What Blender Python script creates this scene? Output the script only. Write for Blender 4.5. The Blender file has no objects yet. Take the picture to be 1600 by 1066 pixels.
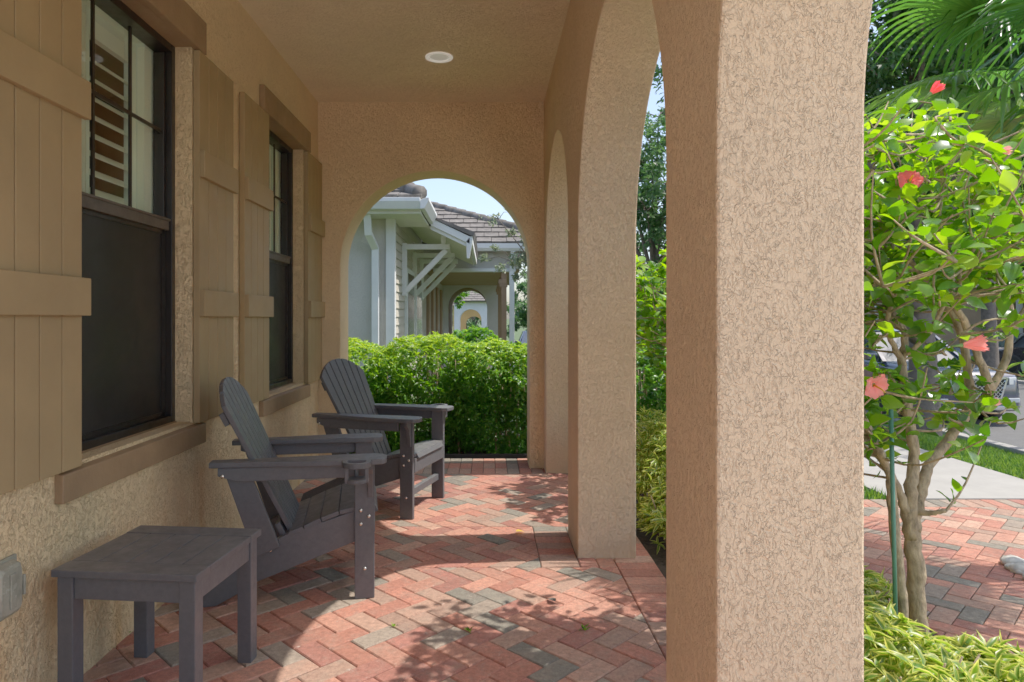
import bpy, bmesh, math, random
import numpy as np
from mathutils import Vector, Matrix
R = math.radians
random.seed(7)
rng = np.random.default_rng(11)
sc = bpy.context.scene
col = sc.collection
F, CX, CY, H = 1075.0, 762.0, 498.0, 1.25

def at(px, py, Y):
    return Vector(((px - CX) * Y / F, Y, H + (CY - py) * Y / F))

# ------------------------------------------------------------------ materials
def lin(c):
    return tuple(c) + (1.0,)

class NT:
    def __init__(self, name):
        self.m = bpy.data.materials.new(name)
        self.m.use_nodes = True
        self.t = self.m.node_tree
        self.t.nodes.clear()
        self.out = self.n('ShaderNodeOutputMaterial')
    def n(self, typ, ins=None, **kw):
        nd = self.t.nodes.new(typ)
        for k, v in kw.items():
            setattr(nd, k, v)
        for k, v in (ins or {}).items():
            self.set(nd.inputs[k], v)
        return nd
    def set(self, sock, v):
        if isinstance(v, bpy.types.NodeSocket):
            self.t.links.new(v, sock)
        else:
            sock.default_value = v
    def coord(self, kind='Object'):
        return self.n('ShaderNodeTexCoord').outputs[kind]
    def pos(self):
        return self.n('ShaderNodeNewGeometry').outputs['Position']
    def noise(self, vec, scale, detail=3, rough=.55, dist=0.0):
        return self.n('ShaderNodeTexNoise', {'Vector': vec, 'Scale': scale, 'Detail': detail, 'Roughness': rough, 'Distortion': dist}).outputs['Fac']
    def math(self, op, a, b=0.0, c=0.0, clamp=False):
        nd = self.n('ShaderNodeMath', operation=op, use_clamp=clamp)
        self.set(nd.inputs[0], a); self.set(nd.inputs[1], b); self.set(nd.inputs[2], c)
        return nd.outputs[0]
    def mr(self, v, a, b, c=0.0, d=1.0, smooth=False):
        nd = self.n('ShaderNodeMapRange', {'Value': v, 'From Min': a, 'From Max': b, 'To Min': c, 'To Max': d})
        if smooth: nd.interpolation_type = 'SMOOTHSTEP'
        return nd.outputs[0]
    def mix(self, f, a, b, blend='MIX'):
        nd = self.n('ShaderNodeMix', data_type='RGBA', blend_type=blend)
        self.set(nd.inputs[0], f); self.set(nd.inputs[6], a); self.set(nd.inputs[7], b)
        return nd.outputs[2]
    def bump(self, h, strength=.5, dist=.005, normal=None):
        ins = {'Height': h, 'Strength': strength, 'Distance': dist}
        if normal is not None: ins['Normal'] = normal
        return self.n('ShaderNodeBump', ins).outputs[0]
    def bsdf(self, **ins):
        b = self.n('ShaderNodeBsdfPrincipled')
        for k, v in ins.items():
            self.set(b.inputs[k.replace('_', ' ')], v)
        return b.outputs[0]
    def done(self, sh):
        self.t.links.new(sh, self.out.inputs['Surface'])
        return self.m

def stucco(name, base, scale=1.0, depth=.004, grime=0.0, fine=.5, crease=1.0, dk=.13):
    t = NT(name); p = t.pos()
    pz = t.n('ShaderNodeMapping', {'Vector': p, 'Scale': (1, 1, .62)}).outputs[0]
    k1 = t.noise(pz, 60*scale, 2.5, .55, .45)
    k2 = t.noise(pz, 110*scale, 2, .5, .4)
    big = t.noise(p, 12*scale, 2, .5)
    thr = t.mr(big, .35, .65, .46, .52)
    d1 = t.math('SUBTRACT', k1, thr)
    plate = t.math('SUBTRACT', t.mr(d1, -.02, .012, 0.0, 1.0, True), t.mr(d1, .012, .22, 0.0, 1.0))   # crisp trowel lip, then a gentle fall
    d2 = t.math('SUBTRACT', k2, .52)
    plate2 = t.math('SUBTRACT', t.mr(d2, -.03, .015, 0.0, 1.0, True), t.mr(d2, .015, .22, 0.0, 1.0))
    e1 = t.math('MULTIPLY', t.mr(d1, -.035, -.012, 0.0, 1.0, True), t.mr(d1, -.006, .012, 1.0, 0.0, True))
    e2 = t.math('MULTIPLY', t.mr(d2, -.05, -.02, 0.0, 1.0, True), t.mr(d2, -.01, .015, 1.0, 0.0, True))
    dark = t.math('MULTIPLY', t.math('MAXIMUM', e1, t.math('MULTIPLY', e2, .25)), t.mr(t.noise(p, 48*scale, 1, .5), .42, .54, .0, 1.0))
    cr = t.math('MULTIPLY', t.math('ADD', t.math('MULTIPLY', t.math('ADD', plate, t.math('MULTIPLY', plate2, .35)), t.mr(t.noise(p, 34*scale, 2, .5), .36, .52, .3, 1.0)), t.math('MULTIPLY', dark, -.7)), -1.0)
    fineN = t.noise(p, 150*scale, 3, .6)
    h = t.math('ADD', t.math('MULTIPLY', cr, -crease), t.math('MULTIPLY', fineN, fine*.7))
    h = t.math('ADD', h, t.math('MULTIPLY', t.noise(p, 7, 2, .5), .8))
    colr = t.mix(t.mr(t.noise(p, 2.3, 4, .6), .3, .7), lin([c*.93 for c in base]), lin([min(1, c*1.06) for c in base]))
    colr = t.mix(t.math('MULTIPLY', dark, dk), colr, lin([base[0]*.42, base[1]*.36, base[2]*.32]))  # shade of the trowel creases painted into the colour
    if grime > 0:
        z = t.n('ShaderNodeSeparateXYZ', {'Vector': p}).outputs['Z']
        low = t.mr(z, .72, .0, 0.0, 1.0)
        st = t.mr(t.noise(p, 3.2, 5, .65), .48, .66)
        stretch = t.n('ShaderNodeMapping', {'Vector': p, 'Scale': (3.0, 5.0, .9)}).outputs[0]
        st2 = t.mr(t.noise(stretch, 1.3, 3, .6), .5, .66)
        colr = t.mix(t.math('MULTIPLY', t.math('MULTIPLY', st2, low), grime), colr, lin((base[0]*.80, base[1]*.56, base[2]*.34)))
        colr = t.mix(t.math('MULTIPLY', t.math('MULTIPLY', st, t.mr(z, .8, .45, 0.0, .45)), grime), colr, lin((base[0]*.50, base[1]*.55, base[2]*.58)))
    b = t.bsdf(Base_Color=colr, Roughness=.88, Normal=t.bump(h, 1.0, depth))
    return t.done(b)

def plain(name, base, rough=.5, var=.12, nscale=6, bumpd=0.0, bscale=60, metallic=0.0, spec=.5, coat=0.0, streak=None):
    t = NT(name); p = t.coord('Object') if streak is None else t.n('ShaderNodeMapping', {'Vector': t.coord('Object'), 'Scale': streak}).outputs[0]
    f = t.mr(t.noise(p, nscale, 5, .65), .3, .7)
    c = t.mix(f, lin([x*(1-var) for x in base]), lin([min(1, x*(1+var)) for x in base]))
    r = t.mr(t.noise(p, nscale*2.7, 4, .6), .3, .7, max(0, rough-.07), min(1, rough+.09))
    kw = dict(Base_Color=c, Roughness=r, Metallic=metallic)
    if coat: kw['Coat_Weight'] = coat
    if bumpd: kw['Normal'] = t.bump(t.noise(p, bscale, 4, .6), .7, bumpd)
    b = t.n('ShaderNodeBsdfPrincipled')
    for k, v in kw.items(): t.set(b.inputs[k.replace('_', ' ')], v)
    b.inputs['Specular IOR Level'].default_value = spec
    return t.done(b.outputs[0])

def leafmat(name, c0, c1, c2, transl=.45, rough=.38, yellow=None):
    """c0 dark .. c2 bright by per-leaf random attribute; backlit through translucency"""
    t = NT(name)
    a = t.n('ShaderNodeAttribute', attribute_name='rnd').outputs['Color']
    s = t.n('ShaderNodeSeparateColor', {'Color': a})
    r = t.n('ShaderNodeValToRGB', {'Fac': s.outputs[0]})
    r.color_ramp.elements[0].color = lin(c0); r.color_ramp.elements[1].color = lin(c2)
    e = r.color_ramp.elements.new(.5); e.color = lin(c1)
    c = r.outputs[0]
    if yellow:   # variegation: pale margin / midrib (green channel = distance to midrib)
        e = t.mr(s.outputs[1], .45, .85, 0.0, 1.0)
        nz = t.mr(t.noise(t.coord('Object'), 40, 2), .4, .55)
        c = t.mix(t.math('MULTIPLY', e, t.mr(nz, 0, 1, .45, 1)), c, lin(yellow))
    d = t.bsdf(Base_Color=c, Roughness=rough)
    hs = t.n('ShaderNodeHueSaturation', {'Color': c, 'Hue': .488, 'Saturation': 1.1, 'Value': 1.9}).outputs[0]
    tr = t.n('ShaderNodeBsdfTranslucent', {'Color': hs}).outputs[0]
    m = t.n('ShaderNodeMixShader', {0: transl, 1: d, 2: tr}).outputs[0]
    return t.done(m)

def glassmat(name, tint=(.9, .95, .92), refl=1.0):
    t = NT(name)
    fr = t.math('POWER', t.n('ShaderNodeLayerWeight', {'Blend': .5}).outputs['Facing'], 3.0)
    f = t.math('ADD', t.math('MULTIPLY', fr, refl*.6), .05, clamp=True)
    tr = t.n('ShaderNodeBsdfTransparent', {'Color': lin(tint)}).outputs[0]
    gl = t.n('ShaderNodeBsdfGlossy', {'Color': (1, 1, 1, 1), 'Roughness': .02}).outputs[0]
    return t.done(t.n('ShaderNodeMixShader', {0: f, 1: tr, 2: gl}).outputs[0])

def pavermat(name, dirt=.3):
    t = NT(name); p = t.pos()
    a = t.n('ShaderNodeAttribute', attribute_name='rnd').outputs['Color']
    n = t.noise(p, 48, 5, .75)
    n3 = t.noise(p, 330, 2, .7)
    c = t.mix(t.mr(n, .34, .66), t.mix(1.0, a, (.66, .62, .60, 1), 'MULTIPLY'), t.mix(1.0, a, (1.25, 1.25, 1.25, 1), 'MULTIPLY'))
    c = t.mix(t.mr(t.noise(p, 11, 5, .7), .50, .70, 0, .5), c, lin((.33, .24, .175)))
    c = t.mix(t.mr(t.noise(p, 5, 5, .7), .55, .72, 0, .45), c, lin((.12, .085, .07)))
    c = t.mix(t.mr(n3, .55, .70, 0, .6), c, lin((.09, .065, .055)))
    c = t.mix(t.mr(n3, .40, .30, 0, .5), c, lin((.50, .40, .33)))
    c = t.mix(t.mr(t.noise(p, 17, 6, .78), .63, .70, 0, .6), c, lin((.60, .51, .44)))
    h = t.math('ADD', t.math('MULTIPLY', n, .8), t.math('MULTIPLY', n3, .7))
    b = t.bsdf(Base_Color=c, Roughness=.85, Normal=t.bump(h, .9, .003))
    return t.done(b)

WALL = (.88, .66, .36)
M = {}
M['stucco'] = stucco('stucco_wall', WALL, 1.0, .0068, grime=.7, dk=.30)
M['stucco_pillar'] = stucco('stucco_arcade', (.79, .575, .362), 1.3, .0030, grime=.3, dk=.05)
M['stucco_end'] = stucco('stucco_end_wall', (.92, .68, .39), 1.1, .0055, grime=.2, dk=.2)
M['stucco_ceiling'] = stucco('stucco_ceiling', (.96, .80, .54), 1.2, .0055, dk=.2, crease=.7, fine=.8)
M['trim'] = plain('shutter_paint', (.345, .24, .11), .62, .10, 3, .0012, 90)
M['trim_brown'] = plain('trim_paint', (.28, .178, .09), .6, .2, 4, .002, 60)
M['frame'] = plain('dark_bronze_frame', (.010, .008, .007), .38, .2, 9)
M['rail'] = plain('sash_rail_dusty', (.075, .062, .05), .5, .3, 20)
M['screen'] = plain('insect_screen', (.006, .006, .0065), .5, .35, 2, .0004, 900)
M['glass'] = glassmat('window_glass', (.86, .93, .89), 1.1)
M['white'] = plain('white_louver_paint', (.84, .92, .78), .45, .04, 4)
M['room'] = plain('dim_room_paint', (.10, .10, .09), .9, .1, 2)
M['poly'] = plain('charcoal_lumber', (.085, .087, .096), .40, .14, 5, .0009, 130, streak=(1, 1, 1))
def dusty():
    t = NT('charcoal_lumber'); p = t.pos()
    g = t.noise(t.n('ShaderNodeMapping', {'Vector': t.coord('Object'), 'Scale': (6, 6, 6)}).outputs[0], 9, 4, .7)
    nz = t.n('ShaderNodeSeparateXYZ', {'Vector': t.n('ShaderNodeNewGeometry').outputs['Normal']}).outputs['Z']
    c = t.mix(t.mr(g, .3, .7), (.066, .068, .077, 1), (.088, .090, .100, 1))
    d = t.math('MULTIPLY', t.mr(nz, .35, .95), t.mr(t.noise(p, 14, 5, .75), .35, .7, .06, .42))
    c = t.mix(d, c, (.27, .26, .245, 1))
    sc_ = t.mr(t.noise(t.n('ShaderNodeMapping', {'Vector': p, 'Scale': (1, 1, 7)}).outputs[0], 28, 5, .8), .66, .74, 0, .4)
    c = t.mix(sc_, c, (.20, .20, .20, 1))
    rr_ = t.mr(t.noise(p, 22, 4, .7), .3, .7, .34, .56)
    return t.done(t.bsdf(Base_Color=c, Roughness=rr_, Normal=t.bump(t.noise(p, 170, 3, .6), .7, .0008)))
M['poly'] = dusty()
M['bolt'] = plain('steel_bolt', (.75, .74, .70), .25, .05, 30, metallic=1.0)
M['paver'] = pavermat('tumbled_paver')
M['joint'] = plain('joint_sand', (.045, .032, .025), .95, .5, 60, .002, 200)
M['lens'] = plain('frosted_lens_added_glow', (.62, .66, .58), .35, .05, 6)
M['lighttrim'] = plain('white_trim_added_glow', (.80, .77, .70), .4, .04, 6)
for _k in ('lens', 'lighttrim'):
    _b = [n for n in M[_k].node_tree.nodes if n.type == 'BSDF_PRINCIPLED'][0]; _b.inputs['Emission Color'].default_value = (1, .93, .82, 1); _b.inputs['Emission Strength'].default_value = .22 if _k == 'lighttrim' else .12  # unlit fitting: faint glow added to lens and trim so they look white
M['clear'] = plain('smoky_clear_plastic', (.30, .30, .235), .22, .3, 14)
M['mulch'] = plain('dark_mulch', (.055, .04, .028), .95, .6, 30, .02, 55)
M['grass_soil'] = plain('lawn_soil', (.06, .10, .025), .95, .5, 8, .01, 60)
M['concrete'] = plain('pale_concrete', (.33, .315, .29), .85, .10, 4, .001, 300)
M['concrete_bounce'] = plain('bounce_concrete', (.66, .63, .57), .85, .08, 4, .001, 300)
M['asphalt'] = plain('asphalt', (.10, .10, .10), .9, .15, 6, .003, 200)
M['black_edging'] = plain('black_edging', (.012, .012, .012), .5, .3, 10)
M['bark'] = plain('hibiscus_bark', (.33, .25, .145), .85, .6, 34, .012, 70, streak=(1, 1, .45))
M['sepal'] = plain('green_sepal', (.13, .26, .05), .5, .2, 20)
M['oakbark'] = plain('oak_bark', (.13, .105, .085), .9, .4, 9, .02, 30)
M['stake'] = plain('green_stake', (.055, .20, .13), .45, .15, 10)
M['leaf_hib'] = leafmat('hibiscus_leaf', (.022, .095, .012), (.11, .29, .022), (.30, .48, .05), .48, .26)
M['leaf_hedge'] = leafmat('hedge_leaf', (.03, .12, .018), (.10, .26, .03), (.32, .46, .06), .45, .28)
M['leaf_hedge_y'] = leafmat('golden_hedge_leaf', (.035, .135, .016), (.12, .29, .028), (.34, .47, .055), .45, .30)
M['leaf_var'] = leafmat('variegated_leaf', (.07, .17, .02), (.13, .26, .03), (.22, .34, .04), .42, .34, yellow=(.58, .58, .14))
M['leaf_oak'] = leafmat('oak_leaf', (.018, .06, .016), (.045, .12, .028), (.10, .20, .045), .35, .4)
M['leaf_far'] = leafmat('far_leaf', (.03, .085, .028), (.075, .17, .05), (.15, .26, .08), .35, .45)
M['leaf_olive'] = leafmat('olive_leaf', (.09, .13, .07), (.19, .24, .13), (.34, .38, .24), .3, .45)
M['palm'] = leafmat('palm_leaf', (.02, .095, .02), (.065, .20, .03), (.17, .36, .055), .38, .22)
M['grass'] = leafmat('grass_blade', (.05, .15, .02), (.12, .27, .03), (.24, .38, .06), .35, .5)
M['petal'] = leafmat('hibiscus_petal', (.72, .09, .09), (.80, .13, .12), (.85, .22, .20), .4, .5)
M['petal_pink'] = leafmat('salmon_petal', (.80, .26, .22), (.85, .34, .30), (.9, .45, .40), .4, .5)
M['bud'] = leafmat('pale_bud', (.75, .35, .33), (.8, .42, .38), (.8, .5, .42), .3, .5)
M['yleaf'] = leafmat('yellowed_leaf', (.6, .42, .04), (.7, .5, .06), (.75, .55, .08), .4, .5)
M['rock'] = plain('white_rock', (.55, .52, .46), .8, .4, 12, .01, 40)
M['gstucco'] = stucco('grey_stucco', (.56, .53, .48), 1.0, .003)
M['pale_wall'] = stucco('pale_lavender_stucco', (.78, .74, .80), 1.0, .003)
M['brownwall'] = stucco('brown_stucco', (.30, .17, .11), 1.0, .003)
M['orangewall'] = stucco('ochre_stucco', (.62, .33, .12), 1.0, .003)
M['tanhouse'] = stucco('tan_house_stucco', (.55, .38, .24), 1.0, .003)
M['hwhite'] = plain('white_trim_paint', (.74, .76, .76), .5, .06, 4)
M['soffit'] = plain('soffit_paint', (.70, .70, .58), .6, .05, 4)
M['siding'] = plain('beige_siding', (.50, .46, .38), .6, .08, 4)
M['tile'] = plain('brown_roof_tile', (.135, .12, .108), .85, .5, 5, .004, 60)
M['porchceil'] = plain('brown_ceiling', (.34, .21, .125), .8, .1, 4)
M['darkwin'] = plain('dark_window', (.02, .025, .03), .12, .2, 3)
M['carpaint'] = plain('navy_car_paint', (.022, .032, .07), .22, .05, 2, coat=1.0, spec=.6)
M['carblack'] = plain('black_car_paint', (.012, .014, .02), .22, .05, 2, coat=1.0, spec=.6)
M['carglass'] = plain('car_glass', (.03, .045, .06), .04, .1, 2, spec=1.0)
M['tyre'] = plain('tyre_rubber', (.018, .018, .018), .8, .1, 20)
M['chrome'] = plain('chrome', (.75, .76, .78), .15, .02, 5, metallic=1.0)
M['lamp'] = plain('lamp_glass', (.65, .68, .70), .08, .1, 8, spec=1.0)
M['redlamp'] = plain('red_lamp', (.55, .02, .02), .15, .1, 8)

# ------------------------------------------------------------------ mesh builder
class MB:
    def __init__(s):
        s.v = []; s.f = []; s.sm = []
    def add(s, vs, fs, smooth=False):
        o = len(s.v)
        s.v.extend([tuple(q) for q in vs])
        for f in fs:
            s.f.append([i + o for i in f]); s.sm.append(smooth)
        return s
    def box(s, x0, x1, y0, y1, z0, z1, mat=None):
        x0, x1 = min(x0, x1), max(x0, x1); y0, y1 = min(y0, y1), max(y0, y1); z0, z1 = min(z0, z1), max(z0, z1)
        vs = [Vector(q) for q in ((x0,y0,z0),(x1,y0,z0),(x1,y1,z0),(x0,y1,z0),(x0,y0,z1),(x1,y0,z1),(x1,y1,z1),(x0,y1,z1))]
        if mat: vs = [mat @ q for q in vs]
        return s.add(vs, [(0,3,2,1),(4,5,6,7),(0,1,5,4),(1,2,6,5),(2,3,7,6),(3,0,4,7)])
    def prism(s, poly, axis, a, b):
        """poly = 2D points; axis 'y': (x,z) extruded y; 'x': (y,z); 'z': (x,y)"""
        def mk(p, t):
            return {'y': (p[0], t, p[1]), 'x': (t, p[0], p[1]), 'z': (p[0], p[1], t)}[axis]
        n = len(poly)
        vs = [mk(p, a) for p in poly] + [mk(p, b) for p in poly]
        fs = [list(range(n))[::-1], list(range(n, 2*n))] + [(i, (i+1) % n, n+(i+1) % n, n+i) for i in range(n)]
        return s.add(vs, fs)
    def bar(s, p, q, w, h, up=(0, 0, 1)):
        p = Vector(p); q = Vector(q); d = (q-p).normalized(); u = Vector(up)
        sd = d.cross(u).normalized(); u = sd.cross(d).normalized()
        vs = [b + sd*(w/2*i) + u*(h/2*j) for b in (p, q) for i, j in ((-1,-1),(1,-1),(1,1),(-1,1))]
        return s.add(vs, [(0,3,2,1),(4,5,6,7),(0,1,5,4),(1,2,6,5),(2,3,7,6),(3,0,4,7)])
    def tube(s, pts, rads, n=8, cap=True):
        pts = [Vector(p) for p in pts]; rings = []
        up = Vector((0, 0, 1)); prev = None; vs = []
        for i, p in enumerate(pts):
            d = ((pts[min(i+1, len(pts)-1)] - pts[max(i-1, 0)])).normalized()
            if prev is None:
                a = d.cross(Vector((1, 0, 0)) if abs(d.x) < .8 else Vector((0, 1, 0))).normalized()
            else:
                a = (prev - d*prev.dot(d)).normalized()
            prev = a; b = d.cross(a)
            r = rads[i] if hasattr(rads, '__len__') else rads
            vs += [p + a*(r*math.cos(2*math.pi*k/n)) + b*(r*math.sin(2*math.pi*k/n)) for k in range(n)]
        fs = [(i*n+k, i*n+(k+1) % n, (i+1)*n+(k+1) % n, (i+1)*n+k) for i in range(len(pts)-1) for k in range(n)]
        if cap: fs += [list(range(n))[::-1], [len(pts)*n-n+k for k in range(n)]]
        return s.add(vs, fs, True)
    def disc(s, c, r, h, axis='y', n=16):
        c = Vector(c); e = {'x': Vector((1,0,0)), 'y': Vector((0,1,0)), 'z': Vector((0,0,1))}[axis]
        return s.tube([c - e*h/2, c + e*h/2], [r, r], n)
    def ring(s, c, ri, ro, h, n=24, a0=0, a1=2*math.pi):
        vs = []; fs = []; full = abs(a1-a0-2*math.pi) < 1e-6
        m = n if full else n+1
        for k in range(m):
            a = a0 + (a1-a0)*k/n
            for r, z in ((ri, -h/2), (ro, -h/2), (ro, h/2), (ri, h/2)):
                vs.append((c[0]+r*math.cos(a), c[1]+r*math.sin(a), c[2]+z))
        for k in range(n):
            i, j = k*4, ((k+1) % m)*4
            for q in range(4): fs.append((i+q, i+(q+1) % 4, j+(q+1) % 4, j+q))
        if not full: fs += [(0,1,2,3), (n*4+3, n*4+2, n*4+1, n*4)]
        return s.add(vs, fs)
    def build(s, name, mat, parent=None, bevel=0.0, seg=2, subsurf=0, fixn=True):
        me = bpy.data.meshes.new(name)
        me.from_pydata(s.v, [], s.f); me.update()
        me.polygons.foreach_set('use_smooth', s.sm)
        if fixn:
            bm = bmesh.new(); bm.from_mesh(me); bmesh.ops.recalc_face_normals(bm, faces=bm.faces); bm.to_mesh(me); bm.free()
        me.materials.append(mat)
        o = bpy.data.objects.new(name, me); col.objects.link(o)
        if parent is not None: o.parent = parent
        if bevel:
            b = o.modifiers.new('bevel', 'BEVEL'); b.width = bevel; b.segments = seg; b.limit_method = 'ANGLE'; b.angle_limit = R(35)
        if subsurf:
            q = o.modifiers.new('sub', 'SUBSURF'); q.levels = subsurf; q.render_levels = subsurf
        return o

def tag(o, label=None, cat=None, group=None, kind=None):
    if label: o['label'] = label
    if cat: o['category'] = cat
    if group: o['group'] = group
    if kind: o['kind'] = kind
    return o

def thing(name, label, cat, loc=(0, 0, 0), rz=0.0, group=None):
    o = bpy.data.objects.new(name, None); col.objects.link(o)
    o.location = loc; o.rotation_euler = (0, 0, rz); o.empty_display_size = .1
    return tag(o, label, cat, group)

def npmesh(name, V, Fq, mat, parent=None, rnd=None, smooth=False):
    """V (n,3); Fq (m,k) constant-size faces; rnd (n,3) vertex colour attribute"""
    me = bpy.data.meshes.new(name)
    m, k = Fq.shape
    me.vertices.add(len(V)); me.vertices.foreach_set('co', np.asarray(V, dtype=np.float32).ravel())
    me.loops.add(m*k); me.loops.foreach_set('vertex_index', Fq.astype(np.int32).ravel())
    me.polygons.add(m); me.polygons.foreach_set('loop_start', (np.arange(m)*k).astype(np.int32))
    me.polygons.foreach_set('loop_total', np.full(m, k, dtype=np.int32))
    me.update(calc_edges=True)
    if smooth: me.polygons.foreach_set('use_smooth', np.ones(m, dtype=bool))
    if rnd is not None:
        a = me.color_attributes.new('rnd', 'FLOAT_COLOR', 'POINT')
        c = np.ones((len(V), 4), dtype=np.float32); c[:, :3] = rnd
        a.data.foreach_set('color', c.ravel())
    me.materials.append(mat)
    o = bpy.data.objects.new(name, me); col.objects.link(o)
    if parent is not None: o.parent = parent
    return o

# leaf templates: x along, y across (unit half-width), z lift; third column group = midrib distance
def leaf_template(kind):
    if kind == 'small':      # folded diamond, 2 tris-ish quads
        T = np.array([(0,0,0),(.45,.5,.10),(1,0,-.05),(.45,-.5,.10)]); Fc = np.array([(0,1,2),(0,2,3)]); e = np.array([0,1,0,1.])
    elif kind == 'ovate':
        xs = [0, .15, .38, .65, .86, 1.0]; ws = [0, .36, .5, .36, .16, 0]
        T = []; e = []
        for x, w in zip(xs, ws):
            sag = -.28*x*x
            T += [(x, 0, sag), (x, w, sag+.16*w), (x, -w, sag+.16*w)]; e += [0, 1, 1]
        T = np.array(T); e = np.array(e, dtype=float)
        Fc = []
        for i in range(5):
            a, b = 3*i, 3*i+3
            Fc += [(a, b, b+1), (a, b+1, a+1), (a, a+2, b+2), (a, b+2, b)]
        Fc = np.array(Fc)
    elif kind == 'lance':
        xs = [0, .25, .6, 1.0]; ws = [.05, .42, .40, 0]
        T = []; e = []
        for x, w in zip(xs, ws):
            sag = -.35*x*x
            T += [(x, 0, sag), (x, w, sag+.25*w), (x, -w, sag+.25*w)]; e += [0, 1, 1]
        T = np.array(T); e = np.array(e, dtype=float)
        Fc = []
        for i in range(3):
            a, b = 3*i, 3*i+3
            Fc += [(a, b, b+1), (a, b+1, a+1), (a, a+2, b+2), (a, b+2, b)]
        Fc = np.array(Fc)
    return T, Fc, e

def leaves(P, D, L, W, kind='small', shade=None, up=None):
    """P,D (n,3); L,W (n,) -> V,F,rnd"""
    n = len(P); T, Fc, e = leaf_template(kind)
    D = D/np.maximum(np.linalg.norm(D, axis=1, keepdims=True), 1e-6)
    U = rng.normal(size=(n, 3))*.55 if up is None else up + rng.normal(size=(n, 3))*.3
    if up is None: U[:, 2] += 1.0
    S = np.cross(U, D); S /= np.maximum(np.linalg.norm(S, axis=1, keepdims=True), 1e-6)
    N = np.cross(D, S)
    V = (P[:, None, :] + (T[None, :, 0:1]*L[:, None, None])*D[:, None, :]
         + (T[None, :, 1:2]*W[:, None, None])*S[:, None, :] + (T[None, :, 2:3]*L[:, None, None])*N[:, None, :])
    k = len(T)
    Fq = (Fc[None] + (np.arange(n)*k)[:, None, None]).reshape(-1, 3)
    r = rng.random(n) if shade is None else np.clip(shade, 0, 1)
    rnd = np.zeros((n, k, 3)); rnd[:, :, 0] = r[:, None]; rnd[:, :, 1] = e[None]; rnd[:, :, 2] = rng.random(n)[:, None]
    return V.reshape(-1, 3), Fq, rnd.reshape(-1, 3)

def rdir(n):
    d = rng.normal(size=(n, 3)); return d/np.linalg.norm(d, axis=1, keepdims=True)

# ------------------------------------------------------------------ camera / light
cam_d = bpy.data.cameras.new('camera'); cam = bpy.data.objects.new('camera', cam_d); col.objects.link(cam)
cam.location = (0, 0, H); cam.rotation_euler = (R(90), 0, 0)
cam_d.sensor_width = 36; cam_d.lens = F/1600*36
cam_d.shift_x = (800-CX)/1600; cam_d.shift_y = -(533-CY)/1600
cam_d.clip_start = .05; cam_d.clip_end = 3000
sc.camera = cam
sd = Vector((1.51, .13, 2.535)).normalized()
EL = math.asin(sd.z); AZ = math.atan2(sd.x, sd.y)   # azimuth from +Y towards +X
w = bpy.data.worlds.new('World'); sc.world = w; w.use_nodes = True
wt = w.node_tree; wt.nodes.clear()
sky = wt.nodes.new('ShaderNodeTexSky'); sky.sky_type = 'NISHITA'; sky.sun_disc = False
sky.sun_elevation = EL; sky.sun_rotation = AZ
sky.dust_density = 2.2; sky.air_density = 1.0; sky.ozone_density = 1.0
bg = wt.nodes.new('ShaderNodeBackground'); bg.inputs['Strength'].default_value = .26
wo = wt.nodes.new('ShaderNodeOutputWorld')
wt.links.new(sky.outputs[0], bg.inputs[0]); wt.links.new(bg.outputs[0], wo.inputs[0])
sun_d = bpy.data.lights.new('sun', 'SUN'); sun_d.energy = 5.0; sun_d.angle = R(.53); sun_d.color = (1.0, .945, .86)
sun = bpy.data.objects.new('sun', sun_d); col.objects.link(sun)
sun.rotation_euler = sd.to_track_quat('Z', 'Y').to_euler(); sun.location = (6, 1, 12)
sc.view_settings.view_transform = 'Standard'; sc.view_settings.look = 'None'; sc.view_settings.exposure = 0; sc.view_settings.gamma = 1.32
sc.render.engine = 'CYCLES'
cy = sc.cycles
cy.max_bounces = 14; cy.diffuse_bounces = 9; cy.glossy_bounces = 4; cy.transmission_bounces = 6; cy.transparent_max_bounces = 12
cy.use_denoising = True; cy.sample_clamp_indirect = 8.0; cy.caustics_reflective = False; cy.caustics_refractive = False
try:
    cy.denoiser = 'OPENIMAGEDENOISE'; cy.denoising_prefilter = 'ACCURATE'
except Exception: pass

# ------------------------------------------------------------------ pavers
RED = [((.47, .165, .105), 6), ((.52, .215, .14), 6), ((.39, .135, .095), 4), ((.52, .28, .19), 4), ((.40, .225, .155), 4), ((.20, .18, .14), 3), ((.31, .24, .18), 3)]
def pcol():
    c = random.choices([q[0] for q in RED], [q[1] for q in RED])[0]
    k = random.uniform(.82, 1.12)
    return tuple(min(1, x*k) for x in c)

def clip(poly, rect):
    x0, x1, y0, y1 = rect
    for ax, lim, sgn in ((0, x0, 1), (0, x1, -1), (1, y0, 1), (1, y1, -1)):
        out = []
        for i in range(len(poly)):
            a, b = poly[i], poly[(i+1) % len(poly)]
            da, db = sgn*(a[ax]-lim), sgn*(b[ax]-lim)
            if da >= 0: out.append(a)
            if (da >= 0) != (db >= 0):
                t = da/(da-db); out.append((a[0]+(b[0]-a[0])*t, a[1]+(b[1]-a[1])*t))
        poly = out
        if len(poly) < 3: return None
    return poly

def area(p):
    return abs(sum(p[i][0]*p[(i+1) % len(p)][1]-p[(i+1) % len(p)][0]*p[i][1] for i in range(len(p))))/2

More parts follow.
